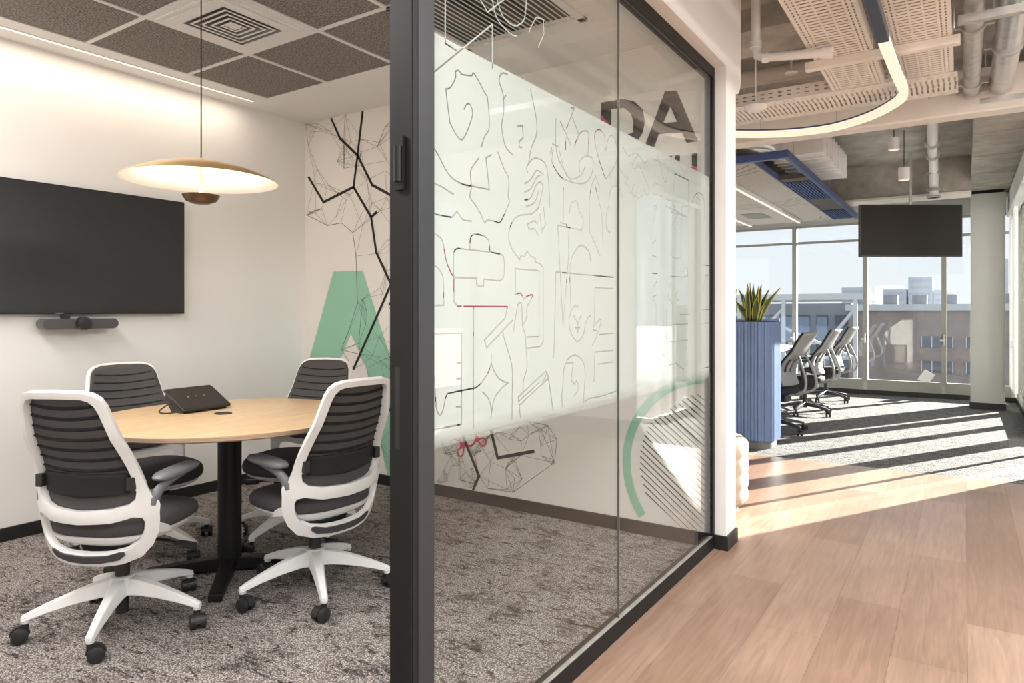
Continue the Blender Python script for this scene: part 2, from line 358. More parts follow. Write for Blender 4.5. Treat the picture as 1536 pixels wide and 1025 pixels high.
def catmull(P, sub=6):
    P = [Vector(p) for p in P]; Q = []
    for i in range(len(P) - 1):
        a, b, c, d = P[max(i-1, 0)], P[i], P[i+1], P[min(i+2, len(P)-1)]
        for k in range(sub):
            t = k / sub
            Q.append(0.5 * ((2*b) + (-a + c) * t + (2*a - 5*b + 4*c - d) * t*t + (-a + 3*b - 3*c + d) * t**3))
    Q.append(P[-1]); return Q

# ------------------------------------------------------------------ setting
WX, GX, MY, CZ = -4.37, -1.105, 3.611, 2.749     # TV wall, glass, mural wall, meeting ceiling
RX, FY, SLAB = 0.594, 11.62, 3.12                # right facade, far facade, slab soffit
YS = -0.8                                         # meeting room south end
struct(MB().box(GX, 3.0, -3.0, 6.18, -0.12, 0.0).build('floor', wood_floor), 'brown wood plank floor of the corridor', 'floor')
struct(MB().box(-9, 3.0, 6.18, FY + 0.2, -0.12, 0.0).build('floor', carpet_office), 'grey carpet of the open office in sun stripes', 'floor')
struct(MB().box(-9, GX, MY, 6.18, -0.12, 0.0).build('floor', wood_floor), 'wood floor behind the meeting room', 'floor')
struct(MB().box(WX, GX, YS, MY, -0.12, 0.002).build('floor', carpet_room), 'mottled grey brown carpet of the meeting room', 'floor')
struct(MB().box(GX - 0.005, GX + 0.020, 1.25, 3.597, 0, 0.0015).build('trim_1', mat('floor_edge_strip', (0.30, 0.195, 0.14), 0.4, var=0.08)))
struct(MB().box(WX - 0.12, WX, YS, MY, 0, SLAB).build('wall_left', wall_paint))
struct(MB().box(WX - 0.12, GX - 0.0, MY, MY + 0.17, 0, SLAB).build('wall_back', mural_paint))
struct(MB().box(GX, -1.045, MY, MY + 0.18, 0, SLAB).build('wall_end', wall_paint))
struct(MB().box(WX - 0.12, GX + 0.06, YS - 0.12, YS, 0, SLAB).build('wall_front', wall_paint))
struct(MB().box(GX - 0.06, GX + 0.06, YS, -0.25, 0, SLAB).build('wall_corridor', wall_paint))
struct(MB().box(GX - 0.06, -1.045, -0.25, MY, 2.548, SLAB).build('wall_header', wall_paint))
pz = [(MY + 0.18, 2.45)]
for k in range(7):
    a = R(-90 + 15 * k); pz.append((MY + 0.18 + 0.10 * math.cos(a), 2.55 + 0.10 * math.sin(a)))
pz += [(MY + 0.28, SLAB), (MY + 0.18, SLAB)]
struct(MB().prism(pz, -1.6, -1.045, 'x').build('trim_2', wall_paint))
struct(MB().box(WX, WX + 0.014, YS, MY, 0.002, 0.075).build('baseboard_left', black_trim))
struct(MB().box(WX + 0.014, GX - 0.0, MY - 0.014, MY, 0.002, 0.075).build('baseboard_back', black_trim))
b = MB().box(GX + 0.001, -1.033, MY - 0.012, MY, 0, 0.075); b.box(-1.045, -1.033, MY, MY + 0.18, 0, 0.075)
struct(b.build('baseboard_end', black_trim))
# meeting room ceiling: plaster margin, recessed light cove along the TV wall, tile field
FX0, FX1, FY1 = -4.07, -1.62, 3.04
b = MB(); b.box(WX, FX0, YS, MY, CZ, CZ + 0.06); b.box(FX0, GX, FY1, MY, CZ, CZ + 0.06); b.box(FX1, GX - 0.0, YS, FY1, CZ, CZ + 0.06)
struct(b.build('ceiling', ceil_paint))
struct(MB().box(FX0, FX1, YS, FY1, CZ + 0.006, CZ + 0.05).build('ceiling_tiles', acoustic))
b = MB()
for x in (-3.468, -2.867, -2.372): b.box(x - 0.011, x + 0.011, YS, FY1, CZ - 0.001, CZ + 0.007)
for y in (2.455, 1.858, 1.258, 0.658, 0.058, -0.54): b.box(FX0, FX1, y - 0.011, y + 0.011, CZ - 0.0014, CZ + 0.007)
struct(b.build('ceiling_grid', wht_metal))
t = thing('linear_light', 'glowing warm LED strip set in the meeting room ceiling above the TV wall', 'ceiling light', (-4.205, 1.1, CZ))
MB().box(-4.222, -4.188, -0.7, 3.03, CZ - 0.003, CZ + 0.002).build('housing', wht_metal, t, world=True)
MB().box(-4.215, -4.195, -0.69, 3.02, CZ - 0.0045, CZ - 0.0031).build('lens', led_room, t, world=True)
# ceiling air diffuser and return grille
t = thing('air_diffuser', 'square white four-way air diffuser with nested louvres in the tiled ceiling', 'air vent', (-3.168, 2.157, CZ))
def sqring(mb, a0, z0, a1, z1, th=0.004):
    def r(a, z): return [(-a, -a, z), (a, -a, z), (a, a, z), (-a, a, z)]
    mb.loft([r(a0, z0), r(a1, z1), r(a1 - th, z1), r(a0 - th, z0), r(a0, z0)], False, False)
b = MB(); sqring(b, 0.297, -0.004, 0.297, 0.004, 0.03); sqring(b, 0.268, -0.009, 0.268, 0.0, 0.03); sqring(b, 0.236, -0.014, 0.236, -0.004, 0.05)
b.build('frame', wht_metal, t)
for a in (0.185, 0.150, 0.115, 0.080, 0.046):
    b = MB(); sqring(b, a, -0.0145, a, -0.012, 0.011); b.mi = 1; sqring(b, a - 0.002, -0.012, a - 0.024, 0.028, 0.003); b.build('louvre', [wht_metal, mat('louvre_shade', (0.22, 0.215, 0.21), 0.5)], t)  # sloped blades in grey: their shade is put into the colour
MB().box(-0.03, 0.03, -0.03, 0.03, -0.012, -0.006).build('centre_plate', wht_metal, t)
MB().box(-0.19, 0.19, -0.19, 0.19, 0.031, 0.04).build('plenum_shade', dark_hole, t)  # black sheet painting the unlit depth behind the louvres
t = thing('return_grille', 'large dark slotted return air grille in the ceiling seen through the glass', 'air vent', (-1.985, 2.78, CZ))
b = MB()
x0, x1, y0, y1 = -0.385, 0.385, -0.33, 0.33
for q in ((x0, x1, y0, y0 + 0.045), (x0, x1, y1 - 0.045, y1), (x0, x0 + 0.045, y0, y1), (x1 - 0.045, x1, y0, y1)): b.box(*q, -0.012, 0.004)
b.build('frame', wht_metal, t, bevel=0.003)
b = MB()
for i in range(22):
    x = x0 + 0.062 + i * 0.0308; b.prism([(x - 0.0022, -0.012), (x + 0.0022, -0.012), (x + 0.0022, -0.007), (x - 0.0022, -0.007)], y0 + 0.045, y1 - 0.045, 'y')
b.build('blades', wht_metal, t)
MB().box(x0 + 0.02, x1 - 0.02, y0 + 0.02, y1 - 0.02, 0.0041, 0.006).build('plenum_shade', dark_hole, t)  # black sheet painting the unlit depth behind the blades

# ------------------------------------------------------------------ glass partition
t = thing('glass_partition', 'black framed glass partition with white doodle film beside the corridor', 'glass partition', (GX, 2.4, 0), kind='structure')
b = MB(); b.box(GX - 0.072, GX, 1.256, 1.316, 0, 2.548); b.build('post', frame_grey, t, world=True, bevel=0.002)
b = MB(); b.box(GX - 0.078, GX - 0.002, 1.238, 1.2555, 0, 2.548); b.box(GX - 0.04, GX - 0.004, 1.232, 1.239, 0, 2.548); b.build('door_stop', black_metal, t, world=True)
b = MB(); b.box(GX - 0.045, GX, 1.316, MY, 0.002, 0.068); b.build('bottom_rail', black_metal, t, world=True, bevel=0.002)
b = MB(); b.box(GX - 0.045, GX, 1.316, MY, 2.490, 2.548); b.box(GX - 0.045, GX, -0.25, 1.238, 2.490, 2.548); b.build('top_rail', black_metal, t, world=True, bevel=0.002)
b = MB(); b.box(GX - 0.045, GX, MY - 0.034, MY, 0.068, 2.49); b.build('end_rail', black_metal, t, world=True)
for ya, yb in ((1.316, 2.4266), (2.4294, MY - 0.034)):
    MB().box(GX - 0.017, GX - 0.007, ya, yb, 0.068, 2.49).build('glass_pane', glass_int, t, world=True)
MB().box(GX - 0.0165, GX - 0.0075, 2.4266, 2.4294, 0.069, 2.489).build('silicone_joint', mat('joint_silicone', (0.16, 0.17, 0.17), 0.5), t, world=True)
MB().box(GX - 0.020, GX - 0.003, 1.317, MY - 0.034, 0.066, 0.071).build('glazing_gasket', galv, t, world=True)
b = MB(); b.cyl((GX - 0.035, 1.22, 1.57), (GX - 0.035, 1.22, 1.655), 0.010, n=14); b.box(GX - 0.050, GX - 0.022, 1.222, 1.238, 1.55, 1.68)
b.build('hinge', black_metal, t, world=True, smooth=40)
b = MB(); b.box(GX - 0.055, GX - 0.03, 1.233, 1.2385, 0.92, 1.12); b.build('strike_plate', black_trim, t, world=True)
# frosted doodle film: a band with the drawings cut out, and the same drawings in frost above it
STROKES = [[1,[[1.382,1.834],[1.402,1.844],[1.423,1.875],[1.423,1.891],[1.438,1.898],[1.451,1.892],[1.493,1.901],[1.5,1.91],[1.516,1.903],[1.556,1.869],[1.568,1.858],[1.577,1.78],[1.553,1.746],[1.539,1.716]]],[1,[[1.382,1.834],[1.396,1.765],[1.405,1.744],[1.451,1.717],[1.496,1.789],[1.489,1.818],[1.473,1.818],[1.46,1.801]]],[1,[[1.669,1.956],[1.639,1.949],[1.626,1.923],[1.646,1.891],[1.65,1.842],[1.639,1.798],[1.65,1.755],[1.669,1.734],[1.699,1.723]]],[1,[[1.661,1.891],[1.65,1.879]]],[1,[[1.797,1.945],[1.831,1.864],[1.831,1.811],[1.801,1.764],[1.784,1.708]]],[1,[[1.327,1.676],[1.349,1.659],[1.393,1.615],[1.442,1.599],[1.493,1.599]]],[1,[[1.526,1.681],[1.489,1.64],[1.493,1.597],[1.486,1.569],[1.512,1.549],[1.536,1.527],[1.553,1.507],[1.567,1.514],[1.609,1.515],[1.624,1.513],[1.639,1.523],[1.669,1.564],[1.68,1.584],[1.672,1.596],[1.676,1.647],[1.646,1.679],[1.62,1.716]]],[1,[[1.78,1.686],[1.776,1.702],[1.814,1.734],[1.857,1.739],[1.893,1.723],[1.911,1.653],[1.914,1.595]]],[1,[[1.763,1.648],[1.797,1.666],[1.831,1.699],[1.857,1.699],[1.875,1.693]]],[1,[[1.763,1.622],[1.801,1.64],[1.831,1.676],[1.853,1.689]]],[1,[[1.763,1.598],[1.797,1.609],[1.831,1.654],[1.857,1.667],[1.87,1.651],[1.848,1.589]]],[1,[[1.772,1.579],[1.822,1.599],[1.848,1.643]]],[0,[[1.723,1.815],[1.751,1.822],[1.755,1.786],[1.735,1.773],[1.731,1.755],[1.747,1.754]]],[0,[[1.493,1.599],[1.577,1.602],[1.56,1.688],[1.588,1.703]]],[0,[[1.327,1.583],[1.369,1.577],[1.414,1.565]]],[1,[[1.955,1.892],[1.955,1.797],[1.99,1.746],[2.058,1.704]]],[1,[[2.083,1.829],[2.122,1.88],[2.169,1.899],[2.19,1.888],[2.183,1.812]]],[1,[[1.92,1.779],[1.932,1.741],[1.99,1.705],[2.077,1.701],[2.156,1.711],[2.211,1.748],[2.225,1.807],[2.169,1.809],[2.122,1.782],[2.122,1.745]]],[1,[[1.978,1.79],[2.015,1.727],[2.058,1.71],[2.129,1.734],[2.163,1.771]]],[1,[[2.282,1.805],[2.239,1.874],[2.246,1.913],[2.282,1.928],[2.32,1.91],[2.327,1.859],[2.342,1.895],[2.373,1.928],[2.413,1.916],[2.429,1.866],[2.405,1.814],[2.35,1.768]]],[1,[[2.358,1.673],[2.373,1.722],[2.405,1.739],[2.453,1.741],[2.478,1.703]]],[1,[[2.358,1.66],[2.335,1.624],[2.335,1.571],[2.366,1.558]]],[1,[[2.487,1.904],[2.538,1.88],[2.59,1.9],[2.636,1.906],[2.701,1.881],[2.759,1.911],[2.861,1.918],[2.946,1.918]]],[1,[[2.636,1.906],[2.581,1.86],[2.581,1.842],[2.608,1.843],[2.636,1.862]]],[1,[[2.645,1.86],[2.74,1.792],[2.749,1.763],[2.72,1.752],[2.692,1.769]]],[1,[[2.538,1.795],[2.512,1.763],[2.538,1.76],[2.546,1.734],[2.573,1.737],[2.581,1.725],[2.608,1.732],[2.636,1.725],[2.663,1.736],[2.686,1.743]]],[1,[[3.307,1.793],[3.333,1.831],[3.415,1.86],[3.486,1.835],[3.5,1.728]]],[1,[[3.36,1.791],[3.387,1.83],[3.434,1.819]]],[1,[[2.136,1.543],[2.149,1.577],[2.116,1.61],[2.103,1.638],[2.071,1.634],[2.052,1.614],[2.049,1.595]]],[0,[[2.058,1.953],[2.083,1.959],[2.027,1.877]]],[0,[[1.984,1.888],[2.039,1.844]]],[0,[[2.064,1.927],[2.109,1.883],[2.116,1.854]]],[0,[[1.932,1.804],[1.978,1.803]]],[0,[[1.926,1.791],[1.937,1.754]]],[0,[[2.021,1.846],[2.021,1.804]]],[0,[[2.033,1.848],[2.058,1.824]]],[0,[[2.35,1.768],[2.327,1.754],[2.282,1.805]]],[0,[[2.373,1.802],[2.373,1.735]]],[0,[[2.197,1.544],[2.194,1.657],[2.211,1.71],[2.246,1.754],[2.275,1.713]]],[0,[[2.197,1.544],[2.282,1.462]]],[0,[[2.239,1.721],[2.297,1.619],[2.305,1.503]]],[0,[[2.421,1.83],[2.503,1.79],[2.538,1.795]]],[0,[[2.59,1.776],[2.564,1.736]]],[0,[[2.626,1.767],[2.608,1.732]]],[0,[[2.85,1.935],[2.935,1.838],[2.95,1.84],[2.979,1.916]]],[0,[[2.819,1.815],[2.942,1.819],[2.924,1.789],[2.903,1.77],[2.803,1.767],[2.795,1.793],[2.819,1.815]]],[0,[[2.935,1.763],[3.036,1.765],[3.059,1.898],[3.254,1.897],[3.242,1.716],[2.946,1.733]]],[0,[[3.013,1.713],[3.216,1.715]]],[0,[[2.799,1.642],[2.819,1.697],[2.84,1.715],[2.809,1.717],[2.795,1.694]]],[0,[[3.13,1.943],[3.179,1.922],[3.254,1.957]]],[0,[[2.005,1.672],[2.005,1.561]]],[0,[[1.984,1.553],[2.027,1.551],[2.027,1.544]]],[0,[[2.136,1.543],[1.967,1.542],[2.002,1.209],[2.042,1.446],[2.045,1.541]]],[1,[[2.058,1.261],[2.052,1.41],[2.09,1.467],[2.136,1.489],[2.19,1.474],[2.204,1.441]]],[1,[[2.116,1.273],[2.077,1.273],[2.045,1.231],[2.058,1.183],[2.103,1.153],[2.149,1.175],[2.163,1.211],[2.19,1.239],[2.207,1.239]]],[1,[[2.218,1.135],[2.253,1.165],[2.29,1.222],[2.275,1.224],[2.239,1.21],[2.225,1.191],[2.253,1.188]]],[1,[[2.002,0.932],[1.993,0.969],[2.002,1.009],[2.009,1.061],[2.039,1.094],[2.09,1.104],[2.142,1.082],[2.163,1.038],[2.156,0.982],[2.149,0.934]]],[0,[[1.941,1.106],[1.955,1.387],[2.397,1.388]]],[0,[[2.236,1.217],[2.239,1.344],[2.397,1.345]]],[0,[[2.077,1.243],[2.107,1.215],[2.132,1.243]]],[0,[[2.107,1.213],[2.107,1.185]]],[0,[[2.09,1.2],[2.122,1.2]]],[0,[[2.275,1.172],[2.397,1.173]]],[0,[[2.232,1.001],[2.239,1.108],[2.397,1.106]]],[0,[[2.261,1.062],[2.397,1.062]]],[0,[[2.027,1.08],[2.074,1.079],[2.058,1.022],[2.083,1.004],[2.096,1.015],[2.109,1.005],[2.109,0.981],[2.083,0.965]]],[0,[[1.865,1.021],[1.898,1.06],[1.937,0.931]]],[0,[[2.149,0.934],[2.197,0.944],[2.282,0.941],[2.421,0.947]]],[0,[[2.789,0.858],[2.84,0.88]]],[0,[[2.789,1.549],[2.83,1.57]]],[0,[[2.789,1.498],[2.84,1.496]]],[0,[[2.789,1.422],[2.84,1.423]]],[0,[[2.84,1.389],[2.795,1.361],[2.795,1.315],[2.83,1.285],[2.83,1.198]]],[0,[[2.803,1.322],[2.84,1.33]]],[0,[[2.789,1.176],[2.84,1.109],[2.795,1.051]]],[0,[[2.809,0.936],[2.809,0.989],[2.85,1.009]]],[0,[[3.002,1.527],[3.036,1.505],[3.142,1.508],[3.154,1.755],[3.229,1.764]]],[0,[[3.024,1.754],[3.106,1.716],[3.024,1.654]]],[0,[[3.002,1.419],[3.191,1.421],[3.242,1.434],[3.229,1.476],[3.199,1.466],[3.199,1.428]]],[0,[[3.002,1.391],[2.979,1.326],[3.031,1.287],[3.036,1.197],[3.242,1.197]]],[0,[[3.106,1.354],[3.071,1.336],[3.094,1.308],[3.118,1.313]]],[0,[[3.13,1.242],[3.254,1.242]]],[0,[[2.99,1.119],[3.242,1.118],[3.216,1.069]]],[0,[[2.99,1.011],[3.082,1.014],[3.179,0.978],[3.242,1.012]]],[0,[[3.179,0.976],[3.179,0.945]]],[0,[[3.451,1.497],[3.574,1.499]]],[0,[[3.457,1.268],[3.574,1.269]]],[0,[[3.457,1.196],[3.574,1.198]]],[0,[[3.574,1.449],[3.515,1.446],[3.477,1.368]]],[0,[[3.457,0.963],[3.574,0.964]]],[0,[[2.914,1.294],[2.914,1.067],[2.935,1.05],[2.957,1.073],[2.957,1.263]]],[1,[[1.324,1.453],[1.346,1.451],[1.369,1.437],[1.384,1.387],[1.408,1.353]]],[1,[[1.486,1.428],[1.489,1.457],[1.509,1.469],[1.553,1.467],[1.574,1.455],[1.579,1.427]]],[1,[[1.327,1.372],[1.346,1.37],[1.369,1.349],[1.373,1.32]]],[1,[[1.327,1.325],[1.329,1.318],[1.325,1.307]]],[1,[[1.699,1.196],[1.715,1.249],[1.723,1.275],[1.735,1.283],[1.747,1.275],[1.751,1.214],[1.767,1.183],[1.772,1.139],[1.776,1.082],[1.757,1.044],[1.755,0.997]]],[1,[[1.711,1.307],[1.739,1.312],[1.755,1.297]]],[1,[[1.755,1.292],[1.78,1.304],[1.809,1.306],[1.776,1.271],[1.776,1.244],[1.757,1.216]]],[1,[[1.735,1.413],[1.692,1.444],[1.675,1.48],[1.692,1.52],[1.731,1.546],[1.805,1.561],[1.848,1.587]]],[1,[[1.646,1.197],[1.653,1.174],[1.688,1.107],[1.695,1.073]]],[0,[[1.332,1.504],[1.369,1.503],[1.408,1.504],[1.429,1.522],[1.454,1.502],[1.493,1.503]]],[0,[[1.416,1.344],[1.416,1.283],[1.432,1.27],[1.669,1.271]]],[0,[[1.408,1.353],[1.423,1.346],[1.516,1.348],[1.516,1.33],[1.526,1.326],[1.549,1.327],[1.551,1.347],[1.627,1.345],[1.646,1.353],[1.652,1.366],[1.652,1.403],[1.647,1.418],[1.631,1.423],[1.581,1.425],[1.432,1.424],[1.42,1.419],[1.414,1.407],[1.414,1.351]]],[0,[[1.502,1.267],[1.501,0.933]]],[0,[[1.373,1.32],[1.373,1.272],[1.324,1.271]]],[0,[[1.324,1.2],[1.448,1.198],[1.448,0.953],[1.321,0.956]]],[0,[[1.669,1.27],[1.657,1.237],[1.553,1.176],[1.563,1.153],[1.699,1.232]]],[0,[[1.711,1.308],[1.711,1.385],[1.848,1.386],[1.848,1.177],[1.778,1.178]]],[0,[[1.735,1.412],[1.739,1.424],[1.763,1.425],[1.776,1.442],[1.797,1.428],[1.826,1.425],[1.826,1.412],[1.857,1.407],[1.873,1.397],[1.873,1.162],[1.857,1.145],[1.778,1.142]]],[0,[[1.776,1.525],[1.822,1.541],[1.839,1.532]]],[0,[[1.776,1.525],[1.788,1.511],[1.822,1.516],[1.841,1.498]]],[0,[[1.853,1.565],[1.866,1.51],[1.888,1.537],[1.875,1.59]]],[1,[[1.321,1.14],[1.329,1.125],[1.338,1.071],[1.343,1.016],[1.355,0.991],[1.369,0.998],[1.381,1.03],[1.39,1.042]]],[1,[[1.512,1.045],[1.539,1.057],[1.574,1.086],[1.586,1.111]]],[1,[[1.586,1.111],[1.595,1.093],[1.624,1.062],[1.672,1.044]]],[1,[[1.672,1.044],[1.639,1.032],[1.602,1.006],[1.588,0.967]]],[1,[[1.588,0.967],[1.581,0.993],[1.567,1.014],[1.545,1.03]]],[0,[[1.695,1.073],[1.693,0.933]]],[0,[[1.429,1.119],[1.445,1.118]]],[0,[[1.429,1.077],[1.445,1.076]]],[0,[[1.426,1.003],[1.445,1.001]]],[0,[[1.39,1.042],[1.512,1.045]]],[0,[[1.586,1.113],[1.586,1.134]]],[0,[[1.586,0.966],[1.586,0.951]]],[0,[[1.739,0.936],[1.727,0.997],[1.888,1.063],[1.902,1.053],[1.939,0.929]]],[0,[[1.731,0.984],[1.848,1.03]]],[0,[[1.731,0.971],[1.906,1.039]]],[0,[[1.38,2.08],[1.38,1.952],[1.426,1.948]]],[0,[[1.335,1.864],[1.592,2.076],[1.592,1.95]]],[0,[[1.526,2.129],[1.569,2.102],[1.662,2.178]]],[0,[[1.792,2.122],[1.792,2.13],[1.831,2.182],[1.875,2.19],[1.879,2.146],[1.843,2.091]]],[1,[[1.589,2.154],[1.615,2.101],[1.683,2.081],[1.718,2.085]]],[1,[[1.611,2.163],[1.641,2.121],[1.683,2.11],[1.718,2.116],[1.755,2.143],[1.769,2.176],[1.773,2.225]]]]
Z0, Z1 = 0.905, 1.965
rect = [(1.317, Z0), (MY - 0.036, Z0), (MY - 0.036, Z1), (1.317, Z1)]
quads = []
for sm, pts in STROKES: quads += stroke_quads(pts, 0.0044, bool(sm))
quads = [[(min(max(q[0], 1.318), MY - 0.037), min(q[1], 2.488)) for q in p] for p in quads]
quads = [p for p in quads if abs(area2(p)) > 1e-7]
b = MB()
decal(b, [rect] + quads, lambda ids: ids == {0} or (len(ids) > 0 and 0 not in ids), lambda q: (GX - 0.0185, q[0], q[1]))
film_o = b.build('doodle_film', film_m, t, world=True)
sol = film_o.modifiers.new('solid', 'SOLIDIFY'); sol.thickness = 0.0004

# ------------------------------------------------------------------ wall mural (painted graphics on the back wall)
MU = {"branches":[[[-4.062,2.751],[-3.967,2.579],[-3.778,2.424],[-3.625,2.187],[-3.317,2.034],[-2.894,1.896]],[[-3.725,2.742],[-3.778,2.424],[-3.82,2.192],[-4.151,2.108],[-4.323,2.32]],[[-3.82,2.192],[-3.637,1.953],[-3.585,1.692],[-3.438,1.455],[-3.207,1.401]],[[-3.637,1.953],[-3.585,1.983]],[[-3.438,1.455],[-3.82,0.826]],[[-3.449,1.315],[-3.207,1.36]],[[-3.546,0.532],[-3.438,0.549]],[[-2.852,0.555],[-2.784,0.421],[-2.653,0.177],[-2.7,0.061]],[[-2.615,0.619],[-2.558,0.487],[-2.505,0.314],[-2.234,0.387]]],"green":[[-4.041,1.565],[-3.725,1.563],[-3.373,0.763],[-3.093,0.105],[-3.476,0.053],[-3.546,0.299],[-3.685,0.832],[-3.849,1.089],[-3.954,0.909],[-4.084,0.663],[-4.449,0.641],[-4.309,0.896]],"ring_outline":[[-2.784,0.421],[-2.287,0.573],[-2.131,0.557],[-2.067,0.479],[-2.083,0.335],[-2.387,0.11],[-2.584,0.106],[-2.653,0.177]],"web_low":[[-3.01,0.097],[-2.951,0.176],[-2.947,0.287],[-2.976,0.388],[-2.784,0.421],[-2.653,0.177],[-2.7,0.07],[-3.01,0.064]],"web_up":[[-4.355,2.745],[-3.373,2.754],[-2.961,2.698],[-2.961,0.839],[-3.373,0.819],[-3.82,0.826],[-3.954,0.968],[-3.778,1.323],[-3.795,1.673],[-3.828,1.851],[-3.954,1.933],[-4.106,1.923],[-4.346,2.023]],"outline_up":[[-4.346,2.023],[-4.106,1.923],[-3.954,1.933],[-3.828,1.851],[-3.795,1.673],[-3.778,1.323],[-3.87,1.118],[-3.954,0.968]],"web_right":[[-3.685,0.832],[-3.546,0.895],[-3.355,1.209],[-3.207,1.1],[-3.207,0.144],[-3.461,0.111],[-3.546,0.299]],"hatch":[[-1.448,0.653],[-1.232,0.809],[-1.118,0.822],[-1.118,0.08],[-1.321,0.072],[-1.463,0.185],[-1.494,0.239],[-1.528,0.353],[-1.526,0.473],[-1.494,0.585]],"hl":[[-1.521,0.414],[-1.165,0.109],[-1.222,0.81],[-1.118,0.728],[-1.401,0.662],[-1.179,0.511]],"scis":[[[-2.86,0.401],[-2.82,0.391],[-2.792,0.369],[-2.784,0.36]],[[-2.82,0.409],[-2.772,0.362]],[[-2.681,0.451],[-2.669,0.425],[-2.689,0.393],[-2.716,0.368],[-2.74,0.365]],[[-2.661,0.433],[-2.677,0.416]]],"rings":[[[-2.812,0.34],[-2.832,0.32],[-2.832,0.301],[-2.816,0.29],[-2.794,0.295],[-2.781,0.326],[-2.784,0.351],[-2.812,0.34]],[[-2.623,0.43],[-2.603,0.423],[-2.598,0.402],[-2.611,0.381],[-2.63,0.379],[-2.65,0.397],[-2.653,0.418],[-2.623,0.43]]],"scisfill":[[[-2.808,0.386],[-2.78,0.389],[-2.76,0.36],[-2.78,0.342],[-2.812,0.341]],[[-2.683,0.437],[-2.646,0.427],[-2.634,0.428],[-2.655,0.402],[-2.677,0.4],[-2.689,0.411]]],"A":[[[-1.38,2.474],[-1.314,2.467],[-1.195,2.173],[-1.257,2.172],[-1.285,2.232],[-1.415,2.243],[-1.444,2.174],[-1.496,2.195]],[[-1.349,2.386],[-1.312,2.295],[-1.39,2.3]]],"D":[[[-1.771,2.477],[-1.637,2.476],[-1.562,2.449],[-1.511,2.393],[-1.498,2.322],[-1.511,2.265],[-1.54,2.224],[-1.589,2.251],[-1.771,2.369]],[[-1.706,2.43],[-1.626,2.422],[-1.583,2.385],[-1.567,2.333],[-1.572,2.273],[-1.605,2.268],[-1.706,2.331]]],"Dtri":[[-1.773,2.41],[-1.773,2.368],[-1.706,2.331]],"U":[[[-1.366,2.113],[-1.34,2.114],[-1.34,2.097],[-1.364,2.102]],[[-1.324,2.112],[-1.295,2.111],[-1.295,2.065],[-1.324,2.082]],[[-1.228,2.11],[-1.199,2.111],[-1.199,2.03],[-1.228,2.045]]],"Up":[[-1.275,2.051],[-1.199,2.03],[-1.199,2.005],[-1.231,2.025]],"black_hidden":[[[-2.768,1.778],[-2.498,1.628]],[[-3.032,1.603],[-2.647,1.761],[-2.285,1.956]],[[-2.083,2.141],[-2.0,1.982],[-1.756,1.966],[-1.769,2.189]],[[-2.023,2.287],[-1.955,2.165],[-1.883,2.295]],[[-3.032,0.651],[-2.567,0.792]],[[-1.986,1.788],[-2.018,1.448],[-1.41,1.462]],[[-1.371,1.119],[-1.141,1.159]],[[-2.436,1.842],[-2.36,1.773]],[[-2.813,2.137],[-2.729,2.084]],[[-1.333,2.034],[-1.149,1.853]]],"red_hidden":[[[-2.938,1.676],[-2.801,1.246]],[[-3.02,1.428],[-2.846,1.282]],[[-2.768,1.295],[-2.411,1.284]],[[-3.015,0.949],[-2.938,0.703]],[[-2.055,2.441],[-1.901,2.23],[-1.752,2.335]],[[-3.015,1.209],[-2.813,1.201]],[[-2.345,1.373],[-2.178,1.345]],[[-2.69,1.114],[-2.567,0.857]]]}
t = thing('wall_mural', 'green black and red painted graphics on the white back wall', 'mural', (-2.7, MY, 0))
def P3(d): return lambda q: (q[0], MY - d, q[1])
XR = (WX + 0.002, GX - 0.002)
def clampx(p): return [(min(max(q[0], XR[0]), XR[1]), min(max(q[1], 0.078), CZ - 0.002)) for q in p]
def mural(name, m, polys, keep, d):
    mb = MB(); decal(mb, [clampx(p) for p in polys], keep, P3(d)); return mb.build(name, m, t, world=True)
anyk = lambda ids: len(ids) > 0
mural('green_letter', paint_green, [MU['green']], anyk, 0.0010)
def inside(p, poly):
    c = False
    for i in range(len(poly)):
        a, b_ = poly[i], poly[i-1]
        if (a[1] > p[1]) != (b_[1] > p[1]) and p[0] < (b_[0]-a[0]) * (p[1]-a[1]) / (b_[1]-a[1]) + a[0]: c = not c
    return c
rng = random.Random(11)
for key, n in (('web_up', 105), ('ring_outline', 34), ('web_low', 26), ('web_right', 22)):
    web = []; poly = clampx(MU[key]); xs = [p[0] for p in poly]; zs = [p[1] for p in poly]
    pts = []
    while len(pts) < n:
        q = (rng.uniform(min(xs), max(xs)), rng.uniform(min(zs), max(zs)))
        if inside(q, poly): pts.append(q)
    pts += poly
    for i in range(len(pts)):
        near = sorted(range(len(pts)), key=lambda j: (pts[i][0]-pts[j][0])**2 + (pts[i][1]-pts[j][1])**2)[1:]
        for j in near[1:4] + ([near[10]] if i % 3 == 0 and len(near) > 10 else []):
            mid = ((pts[i][0]+pts[j][0])/2, (pts[i][1]+pts[j][1])/2)
            if inside(mid, poly): web += stroke_quads([pts[i], pts[j]], 0.0019)
    if key in ('ring_outline',): web += stroke_quads(poly + [poly[0]], 0.003)
    if key == 'web_up': web += stroke_quads(MU['outline_up'], 0.004)
    mb = MB()
    for k, p in enumerate(web):
        d = 0.0014 + (k % 12) * 0.00004
        mb.face([(q[0], MY - d, q[1]) for q in clampx(p)])
    mb.build('fine_line_web', paint_line, t, world=True)
for l in MU['branches']:
    mb = MB(); decal(mb, [clampx(p) for p in stroke_quads(l, 0.021)] , anyk, P3(0.0022)); mb.build('black_branch', paint_black, t, world=True)
for l in MU['black_hidden']: mural('black_branch', paint_black, stroke_quads(l, 0.03), anyk, 0.0026)
for l in MU['red_hidden']: mural('red_stroke', paint_red, stroke_quads(l, 0.03), anyk, 0.0028)
ringp = []
